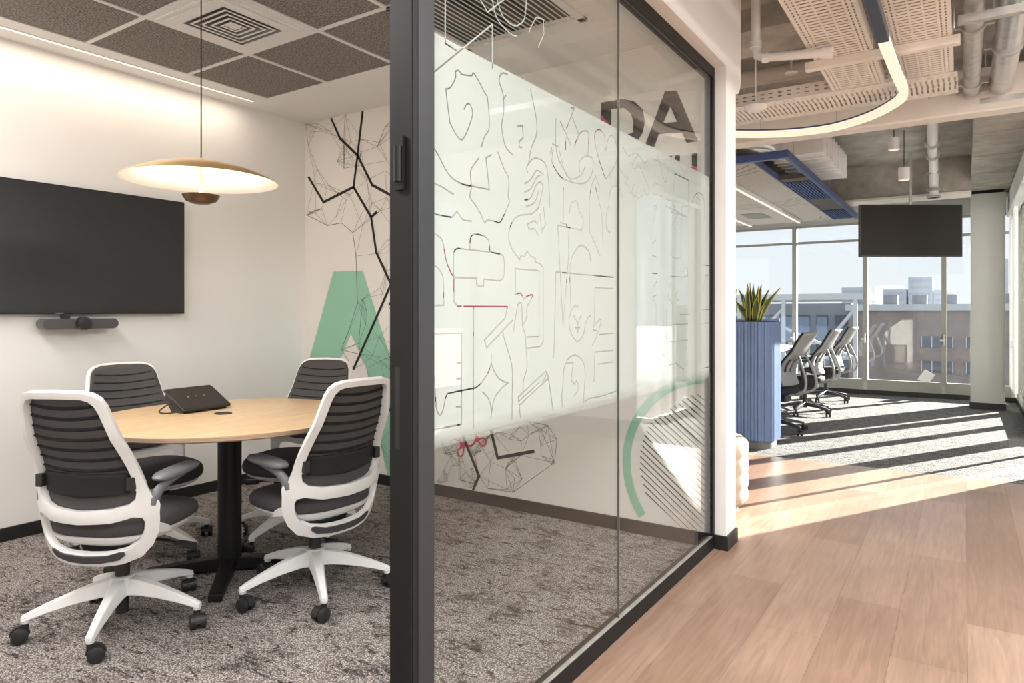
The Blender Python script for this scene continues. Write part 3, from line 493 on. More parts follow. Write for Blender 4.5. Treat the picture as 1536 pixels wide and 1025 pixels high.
for i in range(60):
    a0, a1 = 2*PI*i/60, 2*PI*(i+1)/60
    p = [(-1.11 + r * math.cos(a), 0.40 + r * math.sin(a)) for r, a in ((0.475, a0), (0.525, a0), (0.525, a1), (0.475, a1))]
    if all(XR[0] < q[0] < XR[1] and q[1] > 0.078 for q in p): ringp.append(p)
mb = MB()
for p in ringp: mb.face([(q[0], MY - 0.0012, q[1]) for q in p])
bmesh.ops.remove_doubles(mb.bm, verts=mb.bm.verts, dist=1e-5)
mb.build('green_ring', paint_green, t, world=True)
hp = clampx(MU['hatch']); h0, h1 = MU['hl'][2], MU['hl'][3]
dv = Vector((h1[0]-h0[0], h1[1]-h0[1])).normalized(); nv = Vector((-dv.y, dv.x))
lines = []
for k in range(-60, 60):
    base = Vector((-1.4, 0.55)) + nv * (k * 0.0275); run = None
    for i in range(-300, 300):
        q = base + dv * (i * 0.006); ins = inside(q, hp)
        if ins and run is None: run = q
        if (not ins) and run is not None:
            if (q - run).length > 0.02: lines.append([run, q])
            run = None
mb = MB()
for l in lines:
    for p in stroke_quads(l, 0.0060): mb.face([(q[0], MY - 0.0016, q[1]) for q in clampx(p)])
mb.build('black_hatching', paint_black, t, world=True)
sc_p = []
for l in MU['scis']: sc_p += stroke_quads(l, 0.014)
for l in MU['rings']: sc_p += stroke_quads(l, 0.011, True)
mural('red_scissors', paint_red, sc_p + MU['scisfill'], anyk, 0.0030)
mural('letter_D', paint_black, MU['D'], lambda ids: ids == {0}, 0.0020)
mural('letter_A', paint_black, MU['A'], lambda ids: ids == {0}, 0.0020)
for p in MU['U']: mural('letter_U_stroke', paint_black, [p], anyk, 0.0020)
for p in (MU['Dtri'], MU['Up']): mural('pink_accent', paint_red, [p], anyk, 0.0024)

# ------------------------------------------------------------------ table
TX, TY, TZ = -2.965, 1.998, 0.757
t = thing('round_table', 'round light oak meeting table on a black pedestal with four feet', 'table', (TX, TY, 0))
b = MB()
b.mi = 0; b.lathe([(0.001, TZ), (0.612, TZ), (0.616, TZ - 0.001)], n=96)
b.build('tabletop', oak, t, smooth=30)
MB().lathe([(0.001, TZ - 0.0255), (0.606, TZ - 0.0255), (0.6175, TZ - 0.019), (0.6185, TZ - 0.003), (0.616, TZ - 0.0011), (0.60, TZ - 0.0011), (0.001, TZ - 0.0011)], n=96).build('edge_band', ply_edge, t, smooth=30)
MB().cyl((0, 0, 0.06), (0, 0, TZ - 0.032), 0.054, n=40).build('pole', black_metal, t, smooth=40)
MB().lathe([(0.001, TZ - 0.033), (0.16, TZ - 0.033), (0.16, TZ - 0.0256), (0.001, TZ - 0.0256)], n=40).build('mounting_plate', black_metal, t, smooth=30)
for k in range(4):
    b = MB(); M = Matrix.Rotation(R(-43 + 90 * k), 4, 'Z')
    pr = [(0.03, 0.012), (0.03, 0.075), (0.07, 0.075), (0.36, 0.040), (0.375, 0.034), (0.375, 0.003), (0.345, 0.003), (0.335, 0.012)]
    b.prism(pr, -0.029, 0.029, 'y'); b.xf(M); b.build('foot', black_metal, t, bevel=0.004)

# ------------------------------------------------------------------ meeting chairs
def yb(u, z):
    v = (z - 0.30) / 0.67
    if z > 0.5: y = -0.225 - 0.115 * ((z - 0.5) / 0.47) ** 1.25 + 0.022 * math.sin(PI * min(1, (z - 0.5) / 0.3))
    else: y = -0.225 + 0.05 * ((0.5 - z) / 0.2) ** 1.5
    k = 0.05 if z > 0.75 else 0.05 + 0.028 * min(1, (0.75 - z) / 0.3)
    return y + k * (abs(u) / 0.22) ** 2.4
def sym(p): return p + [(-x, z) for x, z in reversed(p) if abs(x) > 1e-6]
def panel(mb, loops, keep, off, step=0.03, mi=0, wcol=None):
    xs = [q[0] for q in loops[0]]; zs = [q[1] for q in loops[0]]
    polys = [ccw(p) for p in loops]
    n0 = len(polys)
    x = min(xs)
    V = []; F = []
    for p in polys:
        F.append(list(range(len(V), len(V)+len(p)))); V += [Vector(q) for q in p]
    E = []
    z = min(zs) + step / 2
    while z < max(zs):
        i = len(V); V += [Vector((min(xs) - 0.01, z)), Vector((max(xs) + 0.01, z))]; E.append((i, i+1)); z += step
    while x < max(xs):
        i = len(V); V += [Vector((x, min(zs) - 0.01)), Vector((x, max(zs) + 0.01))]; E.append((i, i+1)); x += step
    v, e, f, ov, oe, of = delaunay_2d_cdt(V, E, F, 0, 1e-6, True)
    keepv = {}
    for tr, ids in zip(f, of):
        if not keep(set(ids)): continue
        q = []
        for i in tr:
            if i not in keepv:
                px, pz = v[i]; keepv[i] = mb.bm.verts.new((px, yb(px, pz) + off(px, pz), pz))
            q.append(keepv[i])
        fc = mb.bm.faces.new(q); fc.material_index = mi
OUT = sym([(0, 0.972), (0.105, 0.969), (0.140, 0.960), (0.162, 0.942), (0.174, 0.915), (0.188, 0.84), (0.203, 0.75), (0.217, 0.66), (0.228, 0.59), (0.238, 0.556), (0.253, 0.538), (0.255, 0.525), (0.251, 0.47), (0.243, 0.42), (0.224, 0.372), (0.190, 0.33), (0.130, 0.307), (0.06, 0.300), (0, 0.299)])
H1 = sym([(0, 0.947), (0.098, 0.945), (0.122, 0.937), (0.137, 0.920), (0.146, 0.895), (0.160, 0.82), (0.174, 0.74), (0.188, 0.65), (0.196, 0.585), (0.192, 0.553), (0.172, 0.533), (0.12, 0.521), (0, 0.513)])
H2 = sym([(0, 0.466), (0.12, 0.472), (0.185, 0.488), (0.208, 0.484), (0.214, 0.465), (0.208, 0.425), (0.190, 0.388), (0.150, 0.362), (0.09, 0.349), (0, 0.345)])
SLOT = sym([(0, 0.337), (0.09, 0.341), (0.135, 0.354), (0.150, 0.354), (0.152, 0.342), (0.130, 0.324), (0.06, 0.312), (0, 0.310)])
def meeting_chair(name, label, rz, loc, star, grp):
    t = thing(name, label, 'office chair', loc, rz, grp)
    # white back frame
    b = MB(); panel(b, [OUT, H1, H2], lambda ids: ids == {0}, lambda u, z: 0.0)
    f = b.build('back_frame', chair_white, t, smooth=50)
    s_ = f.modifiers.new('solid', 'SOLIDIFY'); s_.thickness = 0.026; s_.offset = 0.0
    bv = f.modifiers.new('bevel', 'BEVEL'); bv.width = 0.007; bv.segments = 3; bv.limit_method = 'ANGLE'; bv.angle_limit = R(50)
    b = MB(); panel(b, [SLOT], lambda ids: len(ids) > 0, lambda u, z: -0.0185)
    q = b.build('dark_insert', seat_fabric, f); s_ = q.modifiers.new('solid', 'SOLIDIFY'); s_.thickness = 0.006; s_.offset = 0
    # knit back with ribs
    b = MB()
    M1 = sym([(0, 0.964), (0.103, 0.961), (0.136, 0.952), (0.155, 0.936), (0.166, 0.912), (0.179, 0.84), (0.194, 0.75), (0.207, 0.66), (0.213, 0.60), (0.208, 0.55), (0.185, 0.523), (0.12, 0.508), (0, 0.500)])
    ribz = [0.918 - 0.0405 * k for k in range(8)]
    panel(b, [M1], lambda ids: len(ids) > 0, lambda u, z: 0.0165)
    m = b.build('back_mesh', mesh_fabric, t, smooth=60); s_ = m.modifiers.new('solid', 'SOLIDIFY'); s_.thickness = 0.004
    def halfw(z):
        for (xa, za), (xb, zb) in zip(H1[1:13], H1[2:14]):
            if za >= z >= zb: return xa + (xb - xa) * (za - z) / max(1e-6, za - zb)
        return 0.12
    for zc in ribz:
        hw = halfw(zc) + 0.006
        n = 12; rings = []
        for i in range(n + 1):
            x = -hw + 2 * hw * i / n; zz = zc - 0.013 * (1 - (x / hw) ** 2) ; yy = yb(x, zz) + 0.0155
            rings.append([(x, yy - 0.008, zz), (x, yy, zz + 0.0068), (x, yy + 0.0095, zz), (x, yy, zz - 0.0068)])
        mb = MB(); mb.loft(rings); mb.build('rib', rib_fabric, m, smooth=60)
    # lumbar band with clips
    L1 = sym([(0, 0.648), (0.166, 0.651), (0.178, 0.642), (0.181, 0.60), (0.174, 0.573), (0, 0.558)])
    b = MB(); panel(b, [L1], lambda ids: len(ids) > 0, lambda u, z: 0.003)
    lum = b.build('lumbar_band', rib_fabric, t, smooth=60); s_ = lum.modifiers.new('solid', 'SOLIDIFY'); s_.thickness = 0.008
    for s in (-1, 1):
        b = MB(); y = yb(0.185, 0.615); b.box(s * 0.190 - 0.014, s * 0.190 + 0.014, y - 0.022, y + 0.002, 0.590, 0.640); b.build('clip', chair_black, lum, bevel=0.004)
    # seat cushion and white pan
    rings = []
    for sc_, z in ((0.93, 0.402), (0.985, 0.412), (1.0, 0.428), (0.985, 0.446), (0.94, 0.459), (0.84, 0.467), (0.6, 0.4705), (0.3, 0.471)):
        rings.append([(x, y + 0.028 + 0.01, z - 0.020 * max(0, (y - 0.08) / 0.17) ** 2 - (0.006 * (1 - abs(x) / 0.24) if z > 0.45 else 0)) for x, y in sup(0.236 * sc_, 0.242 * sc_, 48, 2.7)])
    MB().loft(rings).build('seat', seat_fabric, t, smooth=60)
    rings = []
    for sc_, z in ((0.55, 0.352), (0.80, 0.366), (0.93, 0.386), (0.975, 0.402), (0.93, 0.407)):
        rings.append([(x, y + 0.03, z - 0.018 * max(0, (y - 0.08) / 0.17) ** 2) for x, y in sup(0.236 * sc_, 0.240 * sc_, 48, 2.7)])
    MB().loft(rings).build('seat_pan', chair_white, t, smooth=60)
    for s in (-1, 1):
        b = MB(); b.loft([[(s * (x0 + dx), y0, z + dz) for dx, dz in ((-0.010, -h), (0.010, -h), (0.010, h), (-0.010, h))] for x0, y0, z, h in ((0.228, -0.125, 0.435, 0.024), (0.222, -0.04, 0.405, 0.016), (0.195, 0.05, 0.380, 0.011))])
        b.build('seat_bracket', chair_white, t, smooth=40, bevel=0.004)
    b = MB(); b.loft([[(-0.07 * k, -0.13 * k2, z), (0.07 * k, -0.13 * k2, z), (0.07 * k, 0.12 * k2, z), (-0.07 * k, 0.12 * k2, z)] for k, k2, z in ((0.6, 0.5, 0.275), (0.9, 0.9, 0.30), (1.0, 1.0, 0.33), (1.2, 1.0, 0.36))])
    b.build('tilt_mechanism', chair_black, t, bevel=0.008)
    b = MB(); b.tube([(0.05, 0.06, 0.325), (0.16, 0.07, 0.315), (0.21, 0.07, 0.305)], 0.007); b.cyl((0.20, 0.07, 0.307), (0.27, 0.07, 0.299), 0.014, 0.017, 14)
    b.build('height_lever', lever_m, t, smooth=50)
    b = MB(); b.cyl((0, 0, 0.165), (0, 0, 0.29), 0.0275, n=24); b.build('gas_cylinder', chair_black, t, smooth=40)
    b = MB(); b.cyl((0, 0, 0.045), (0, 0, 0.17), 0.0235, n=24); b.build('lower_tube', chair_black, t, smooth=40)
    # arm rests
    for s in (-1, 1):
        b = MB()
        path = catmull([(s * 0.236, yb(0.236, 0.53) + 0.008, 0.525), (s * 0.244, -0.125, 0.562), (s * 0.246, -0.085, 0.588), (s * 0.244, -0.02, 0.603), (s * 0.240, 0.04, 0.609)], 5)
        b.tube(path, [0.023 - 0.006 * i / (len(path)-1) for i in range(len(path))], 12, 0.8, 1.0)
        a = b.build('arm_post', arm_grey, t, smooth=60)
        rings = []
        for sc_, z in ((0.8, 0.609), (0.97, 0.615), (1.0, 0.624), (0.93, 0.633), (0.7, 0.638), (0.3, 0.6395)):
            rings.append([(x + s * 0.240, y + 0.000, z + 0.006 * (y / 0.12)) for x, y in sup(0.043 * sc_, 0.125 * sc_, 32, 2.8)])
        MB().loft(rings).build('arm_pad', arm_grey, t, smooth=60)
    # five star base
    MB().lathe([(0.001, 0.118), (0.044, 0.118), (0.052, 0.13), (0.052, 0.178), (0.042, 0.192), (0.030, 0.194), (0.001, 0.194)], n=30).build('hub', chair_white, t, smooth=40)
    leg0 = None
    for k in range(5):
        a = R(star + 72 * k) - rz
        if leg0 is None:
            rings = []
            for r_, zt, zb, hw in ((0.030, 0.190, 0.122, 0.036), (0.08, 0.181, 0.124, 0.032), (0.16, 0.160, 0.115, 0.026), (0.25, 0.131, 0.098, 0.021), (0.305, 0.110, 0.084, 0.018), (0.322, 0.103, 0.078, 0.0165), (0.335, 0.097, 0.076, 0.013)):
                rings.append([(r_, -hw, zb), (r_, hw, zb), (r_, hw * 0.62, zt), (r_, -hw * 0.62, zt)])
            b = MB(); b.loft(rings); b.cyl((0.320, 0, 0.068), (0.320, 0, 0.098), 0.0145, n=16)
            leg = b.build('leg', chair_white, t, smooth=45, bevel=0.004); leg0 = leg
        else:
            leg = leg0.copy(); COL.objects.link(leg)
        leg.rotation_euler = (0, 0, a)
    leg_objs = [c for c in t.children if c.name.startswith('leg')]
    cm = None
    for i, leg in enumerate(leg_objs):
        if cm is None:
            b = MB(); b.cyl((0, 0, 0.05), (0, 0, 0.070), 0.0125, n=14)
            for s in (-1, 1):
                b.lathe([(0.001, -0.011), (0.024, -0.011), (0.030, -0.007), (0.030, 0.007), (0.024, 0.011), (0.001, 0.011)], (0, 0, 0), 24) if False else None
                x0 = s * 0.018
                b.loft([[(x0 + s * dx, -0.018 + r_ * math.cos(2*PI*j/24), 0.030 + r_ * math.sin(2*PI*j/24)) for j in range(24)] for dx, r_ in ((-0.012, 0.022), (-0.010, 0.0285), (0.009, 0.0285), (0.012, 0.022))])
            b.loft([[(-0.009, -0.018 + rr * math.cos(q), 0.030 + rr * math.sin(q)) for q in [PI * j / 10 for j in range(11)] for rr in (0.033,)] + [(-0.009, -0.018 - 0.02, 0.03), (-0.009, 0.0, 0.03)],
                    [(0.009, -0.018 + rr * math.cos(q), 0.030 + rr * math.sin(q)) for q in [PI * j / 10 for j in range(11)] for rr in (0.033,)] + [(0.009, -0.018 - 0.02, 0.03), (0.009, 0.0, 0.03)]])
            cst = b.build('caster', chair_black, leg, smooth=40); cm = cst
        else:
            cst = cm.copy(); COL.objects.link(cst); cst.parent = leg
        cst.location = (0.320, 0, 0.0); cst.rotation_euler = (0, 0, R((37, 150, 260, 95, 200)[i]))
    return t
def face(fx, fy): return math.atan2(fy, fx) - PI / 2
g = 'white framed meeting chairs round the table'
meeting_chair('meeting_chair', 'white framed office chair seen from behind, near the TV wall in front of the table', face(-0.42, 0.91), (-2.83, 1.425, 0.002), 27, g)
meeting_chair('meeting_chair', 'white framed office chair seen from behind beside the black glass partition post', face(-1.0, 0.06), (-2.437, 2.07, 0.002), -34, g)
meeting_chair('meeting_chair', 'office chair between the TV wall and the table, facing the table under the conference camera', face(0.99, -0.10), (-3.55, 1.91, 0.002), 12.9, g)
meeting_chair('meeting_chair', 'office chair on the far side of the table in front of the green letter mural', face(0.30, -0.95), (-3.11, 2.51, 0.002), -82, g)

# ------------------------------------------------------------------ things on the table, walls and ceiling of the room
t = thing('touch_console', 'black tilted touch screen console lying on the round table', 'tablet', (-3.285, 2.03, TZ), 0)
A0, A1, B0, B1 = Vector((-3.135, 1.855, TZ + 0.012)), Vector((-3.175, 2.150, TZ + 0.012)), Vector((-3.425, 1.930, TZ + 0.098)), Vector((-3.415, 2.190, TZ + 0.098))
A0, A1 = Vector((-3.150, 1.875, TZ + 0.008)), Vector((-3.172, 2.145, TZ + 0.008))
ax = (A1 - A0).normalized(); up = Vector((-0.86, -0.07, 0.49)).normalized(); up = (up - ax * up.dot(ax)).normalized(); nn = ax.cross(up)
if nn.z < 0: nn = -nn
Wd, Ht = (A1 - A0).length, 0.19
def pc(a, b_, c): return A0 + ax * a + up * b_ + nn * c
b = MB(); rp = rrect(0, Wd, 0, Ht, 0.012); b.loft([[pc(x, y, 0.002) for x, y in rp], [pc(x, y, 0.012) for x, y in rp]]); b.build('screen_body', mat('console_black', (0.02, 0.019, 0.018), 0.3, var=0.1), t, world=True, smooth=40, bevel=0.002)
b = MB(); rp = rrect(0.008, Wd - 0.008, 0.012, Ht - 0.008, 0.006); b.loft([[pc(x, y, 0.0121) for x, y in rp], [pc(x, y, 0.0127) for x, y in rp]]); b.build('screen', mat('console_glass', (0.03, 0.026, 0.023), 0.22, var=0.1), t, world=True)
b = MB()
for x in (0.085, 0.13, 0.175): b.loft([[pc(x + 0.005 * math.cos(q), 0.105 + 0.005 * math.sin(q), 0.0128) for q in [2*PI*j/12 for j in range(12)]], [pc(x + 0.005 * math.cos(q), 0.105 + 0.005 * math.sin(q), 0.0131) for q in [2*PI*j/12 for j in range(12)]]])
b.build('screen_icon', mat('icon_grey', (0.22, 0.19, 0.16), 0.5), t, world=True)
b = MB()
sec = [(0.02, 0.0), (0.02, 0.002), (Ht - 0.012, 0.002), (Ht - 0.015, -0.030)]
e0 = pc(0, Ht - 0.015, -0.03)
def wedge(a):
    p = [pc(a, 0.02, 0.0015), pc(a, Ht - 0.012, 0.0015), pc(a, Ht - 0.012, -0.03)]
    q = pc(a, Ht - 0.06, 0); q2 = Vector((q.x, q.y, TZ + 0.001)); r_ = pc(a, 0.02, 0); r2 = Vector((r_.x, r_.y, TZ + 0.001))
    return p + [q2, r2]
b.loft([wedge(0.012), wedge(Wd - 0.012)]); b.build('stand', chair_black, t, world=True, bevel=0.003)
b = MB(); c0 = pc(0.04, Ht - 0.04, 0); b.tube(catmull([(c0.x + 0.01, c0.y - 0.03, TZ + 0.045), (c0.x - 0.0, c0.y - 0.075, TZ + 0.012), (c0.x + 0.05, c0.y - 0.08, TZ + 0.005), (c0.x + 0.07, c0.y - 0.04, TZ + 0.005)]), 0.0035, 8); b.build('cable', chair_black, t, world=True, smooth=60)
t = thing('cable_grommet', 'small dark round cable grommet set in the tabletop beside the console', 'grommet', (-3.02, 2.0, TZ))
MB().lathe([(0.028, 0.0), (0.040, 0.0), (0.040, 0.004), (0.030, 0.005), (0.027, 0.003)], n=32).build('ring', chair_black, t, smooth=40)
MB().lathe([(0.001, 0.0002), (0.0275, 0.0002), (0.0275, 0.0015), (0.001, 0.0015)], n=32).build('cap', mat('grommet_cap', (0.5, 0.44, 0.36), 0.4), t, smooth=40)

t = thing('television', 'large black wall mounted TV on the left white wall above the conference camera', 'television', (WX, 1.90, 1.25))
ty1 = 2.572; ty0 = ty1 - 1.32
MB().box(-4.335, -4.312, ty0, ty1, 1.243, 1.982).build('housing', mat('tv_black', (0.012, 0.012, 0.012), 0.4), t, world=True, bevel=0.003)
MB().box(-4.3119, -4.3095, ty0 + 0.006, ty1 - 0.006, 1.256, 1.976).build('screen', screen_m, t, world=True)
MB().box(WX + 0.002, -4.3351, ty0 + 0.35, ty1 - 0.35, 1.42, 1.80).build('wall_bracket', black_metal, t, world=True)
MB().box(-4.3117, -4.3085, 1.80, 1.84, 1.2445, 1.2515).build('logo_plate', mat('tv_logo', (0.2, 0.2, 0.2), 0.4), t, world=True)
t = thing('conference_camera', 'long grey video conference bar with round black lens under the big TV', 'video camera', (WX, 1.915, 1.14))
yc, zc, hl = 1.916, 1.187, 0.205
prof = []
for k in range(9): a = R(90 + 180 * k / 8); prof.append((yc - hl + 0.03 + 0.03 * math.cos(a), zc + 0.03 * math.sin(a)))
for k in range(9): a = R(-90 + 180 * k / 8); prof.append((yc + hl - 0.03 + 0.03 * math.cos(a), zc + 0.03 * math.sin(a)))
MB().prism(prof, WX + 0.035, -4.255, 'x').build('body', mat('camera_silver', (0.16, 0.155, 0.15), 0.4, 0.3), t, world=True, smooth=40)
pin = [(yc + (y - yc) * 0.985, zc + (z - zc) * 0.86) for y, z in prof]
MB().prism(pin, -4.2552, -4.250, 'x').build('speaker_cloth', mat('speaker_cloth', (0.085, 0.078, 0.080), 0.9, var=0.2, scale=500), t, world=True)
MB().box(WX, WX + 0.036, yc - 0.09, yc + 0.09, 1.17, 1.20).build('wall_arm', black_metal, t, world=True)
b = MB(); b.cyl((-4.262, yc, zc + 0.002), (-4.212, yc, zc + 0.002), 0.0385, 0.0365, 32); b.build('lens_barrel', chair_black, t, world=True, smooth=40, bevel=0.002)
MB().cyl((-4.2118, yc, zc + 0.002), (-4.209, yc, zc + 0.002), 0.021, 0.019, 24).build('lens', mat('lens_glass', (0.03, 0.03, 0.032), 0.08), t, world=True, smooth=40)
MB().box(-4.29, -4.25, yc - 0.10, yc - 0.065, zc + 0.03, 1.243).build('clip', black_trim, t, world=True)

t = thing('pendant_lamp', 'wide shallow brass dish pendant lamp hanging over the round table', 'pendant lamp', (-2.935, 1.831, 1.763))
px_, py_ = 0.0, 0.0
prof = [(0.012, 1.945 - 1.755), (0.06, 0.187), (0.14, 0.173), (0.22, 0.149), (0.29, 0.121), (0.337, 0.097)]
n = 72
b = MB()
rings_t = [[(r_ * math.cos(2*PI*i/n), r_ * math.sin(2*PI*i/n), z) for i in range(n)] for r_, z in prof]
rings_b = [[(r_ * math.cos(2*PI*i/n), r_ * math.sin(2*PI*i/n), z - 0.0025) for i in range(n)] for r_, z in prof]
b.loft(rings_t, False, False); b.mi = 1; b.loft(rings_b, False, False); b.mi = 0; b.loft([rings_t[-1], rings_b[-1]], False, False); b.loft([rings_t[0], rings_b[0]], False, False)
brass = mat('brushed_brass', (0.62, 0.40, 0.17), 0.36, 0.75, var=0.08, scale=20)
b.build('dish', [brass, mat('dish_white', (0.86, 0.83, 0.78), 0.6, var=0.01)], t, smooth=60, fixn=False)
bronze = mat('dark_bronze', (0.16, 0.095, 0.055), 0.35, 0.7, var=0.1)
MB().cyl((0, 0, 0.004), (0, 0, 0.187), 0.0065, n=16).build('stem', brass, t, smooth=40)
MB().cyl((0, 0, CZ - 1.763 - 0.02), (0, 0, CZ - 1.763), 0.025, n=24).build('ceiling_rose', bronze, t, smooth=40)
MB().cyl((0, 0, 0.187), (0, 0, 0.20), 0.011, 0.008, 20).build('cap', bronze, t, smooth=40)
MB().cyl((0, 0, 0.20), (0, 0, CZ - 1.763), 0.0032, n=10).build('cord', mat('black_cord', (0.03, 0.022, 0.018), 0.6), t, smooth=40)
MB().lathe([(0.001, -0.012), (0.035, -0.009), (0.065, 0.003), (0.076, 0.020), (0.081, 0.030), (0.077, 0.030), (0.066, 0.019), (0.04, 0.009), (0.008, 0.006), (0.001, 0.006)], n=40).build('reflector_bowl', bronze, t, smooth=60)
MB().lathe([(0.007, 0.014), (0.056, 0.021), (0.057, 0.026), (0.007, 0.026)], n=36).build('lamp_disc', mat('lamp_disc', (0.9, 0.85, 0.8), 0.4, emit=(1.0, 0.88, 0.72), estr=4.0), t, smooth=40)
add_light('pendant_glow', 'AREA', (-2.935, 1.831, 1.763 + 0.036), 2.6, (1.0, 0.88, 0.74), rot=(PI, 0, 0), shape='DISK', size=0.13)

o = MB()
pts = []
for k in range(60):
    a = 2 * PI * k / 20; r_ = 0.05 + 0.012 * math.sin(k * 1.7); pts.append((-3.36 + r_ * math.cos(a), 2.29 + r_ * 0.8 * math.sin(a), 0.010 + 0.0012 * k))
o.tube(pts, 0.0045, 8)
tag(o.build('cable_coil', mat('white_cable', (0.8, 0.8, 0.78), 0.5), smooth=60), 'coil of thin white cable lying on the carpet behind the table pole', 'cable')

# ------------------------------------------------------------------ open office: shell
office_white = mat('office_white_paint', (0.78, 0.765, 0.73), 0.75, var=0.015, scale=3)
column_paint = mat('column_paint', (0.43, 0.425, 0.395), 0.7, var=0.02, scale=3)
b = MB(); b.box(-9, 3.2, -1.4, 7.38, SLAB, SLAB + 0.2); b.box(-9, RX + 0.12, 7.38, FY + 0.3, SLAB, SLAB + 0.2)
struct(b.build('ceiling_slab', concrete))
struct(MB().box(-9, 0.06, 9.78, 10.15, 2.70, SLAB).build('ceiling_beam', concrete))
struct(MB().box(-9, 0.06, 9.76, 10.17, 2.672, 2.70).build('trim_3', cream_metal))
b = MB(); b.box(0.06, RX + 0.12, 6.3, FY + 0.2, 2.82, SLAB)
for y in (7.25, 8.3, 9.35, 10.3): b.box(0.062, RX + 0.1, y - 0.006, y + 0.006, 2.815, 2.82)
struct(b.build('ceiling_soffit', concrete))
struct(MB().box(-1.6, -0.2, 4.3, 4.75, 2.98, SLAB).build('ceiling_beam', concrete))
b = MB(); b.box(0.062, 0.425, 10.64, 11.0, 0, 2.775); struct(b.build('column', column_paint))
struct(MB().box(0.075, 0.412, 10.66, 10.98, 2.775, 2.82).build('column_gap_shade', dark_hole))  # black box painting the dark of the gap above the column
struct(MB().box(0.052, 0.435, 10.63, 11.01, 0, 0.085).build('baseboard_column', black_trim))
# far facade
b = MB(); b.box(-9, RX, FY + 0.02, FY + 0.14, 0, 0.20); b.box(-9, RX + 0.1, FY, FY + 0.16, 2.635, SLAB); struct(b.build('wall_far', column_paint))
struct(MB().box(-9, RX, FY - 0.0, FY + 0.02, 0, 0.07).build('baseboard_far', black_trim))
MX = [-0.25 - 1.0145 * k for k in range(-1, 8)]
n_w = 1
for k, x in enumerate(MX[1:] ):
    xr = min(MX[k], RX - 0.03)
    t = thing('window_%d' % n_w, 'tall facade window pane %d of the far glass wall' % n_w, 'window', ((x + xr) / 2, FY + 0.06, 0.2), kind='structure'); n_w += 1
    b = MB()
    b.box(x - 0.032, x + 0.032, FY, FY + 0.12, 0.2, 2.635)
    b.box(x + 0.032, xr - 0.032, FY + 0.01, FY + 0.10, 0.07, 0.225); b.box(x + 0.032, xr - 0.032, FY + 0.02, FY + 0.08, 2.338, 2.372); b.box(x + 0.032, xr - 0.032, FY + 0.02, FY + 0.10, 2.60, 2.635)
    b.build('window_frame', win_frame, t, world=True)
    MB().box(x + 0.033, xr - 0.033, FY + 0.045, FY + 0.055, 0.226, 2.599).build('glass', glass_ext, t, world=True)
    if k < 4:
        b = MB(); b.box(x - 0.012, x + 0.012, FY - 0.05, FY, 0.78, 0.93); b.box(x - 0.05, x + 0.01, FY - 0.06, FY - 0.045, 0.83, 0.86); b.build('handle', galv, t, world=True, bevel=0.003)
# right facade with piers; it steps out to the right at JY
JY = 7.30
b = MB()
b.box(RX, RX + 0.12, JY + 0.081, 8.30, 0, 0.05); b.box(RX, RX + 0.12, 8.30, FY, 0, 0.18); b.box(RX, RX + 0.12, JY, FY, 2.60, SLAB)
struct(b.build('wall_right', column_paint))
struct(MB().box(RX - 0.012, RX, 8.30, FY, 0, 0.07).build('baseboard_right', black_trim))
for y0, y1, dp in ((7.68, 7.73, 0.03), (8.40, 8.68, 0.1), (9.54, 9.70, 0.09), (10.58, 10.80, 0.1), (11.5, 11.62, 0.1)):
    struct(MB().box(RX + 0.0, RX + dp, y0, y1, 0.05 if y1 < 8 else 0.18, 2.60).build('wall_pier', win_frame))
ys_ = [JY + 0.09, 7.68, 7.73, 8.40, 8.68, 9.54, 9.70, 10.58, 10.80, 11.5]
for a_, b_ in zip(ys_[::2], ys_[1::2]):
    t = thing('window_%d' % n_w, 'side facade window pane between piers, number %d' % n_w, 'window', (RX + 0.05, (a_ + b_) / 2, 0.18), kind='structure'); n_w += 1
    zb = 0.05 if b_ < 8.5 else 0.18
    MB().box(RX + 0.045, RX + 0.055, a_ + 0.001, b_ - 0.001, zb + 0.02, 2.58).build('glass', glass_ext, t, world=True)
    b = MB(); b.box(RX + 0.02, RX + 0.08, a_, b_, zb, zb + 0.02); b.box(RX + 0.02, RX + 0.08, a_, b_, 2.58, 2.60); b.build('window_frame', win_frame, t, world=True)
b = MB(); b.box(0.93, 3.2, JY, JY + 0.08, 0, SLAB); b.box(RX + 0.121, 0.93, JY, JY + 0.08, 2.6, SLAB); b.box(RX + 0.121, 0.93, JY, JY + 0.08, 0, 0.04); struct(b.build('wall_jog', office_white))
t = thing('window_%d' % n_w, 'narrow window pane in the step of the side facade', 'window', (0.76, JY + 0.04, 0.04), kind='structure')
MB().box(RX + 0.122, 0.929, JY + 0.03, JY + 0.04, 0.041, 2.599).build('glass', glass_ext, t, world=True)
b = MB(); b.box(3.0, 3.12, -3.0, JY, 0, 0.35); b.box(3.0, 3.12, -3.0, JY, 2.6, SLAB)
for y in (-3.0, -1.4, 0.2, 1.8, 3.4, 5.0, 6.9): b.box(3.0, 3.12, y, y + 0.22, 0.35, 2.6)
struct(b.build('wall_side', office_white))
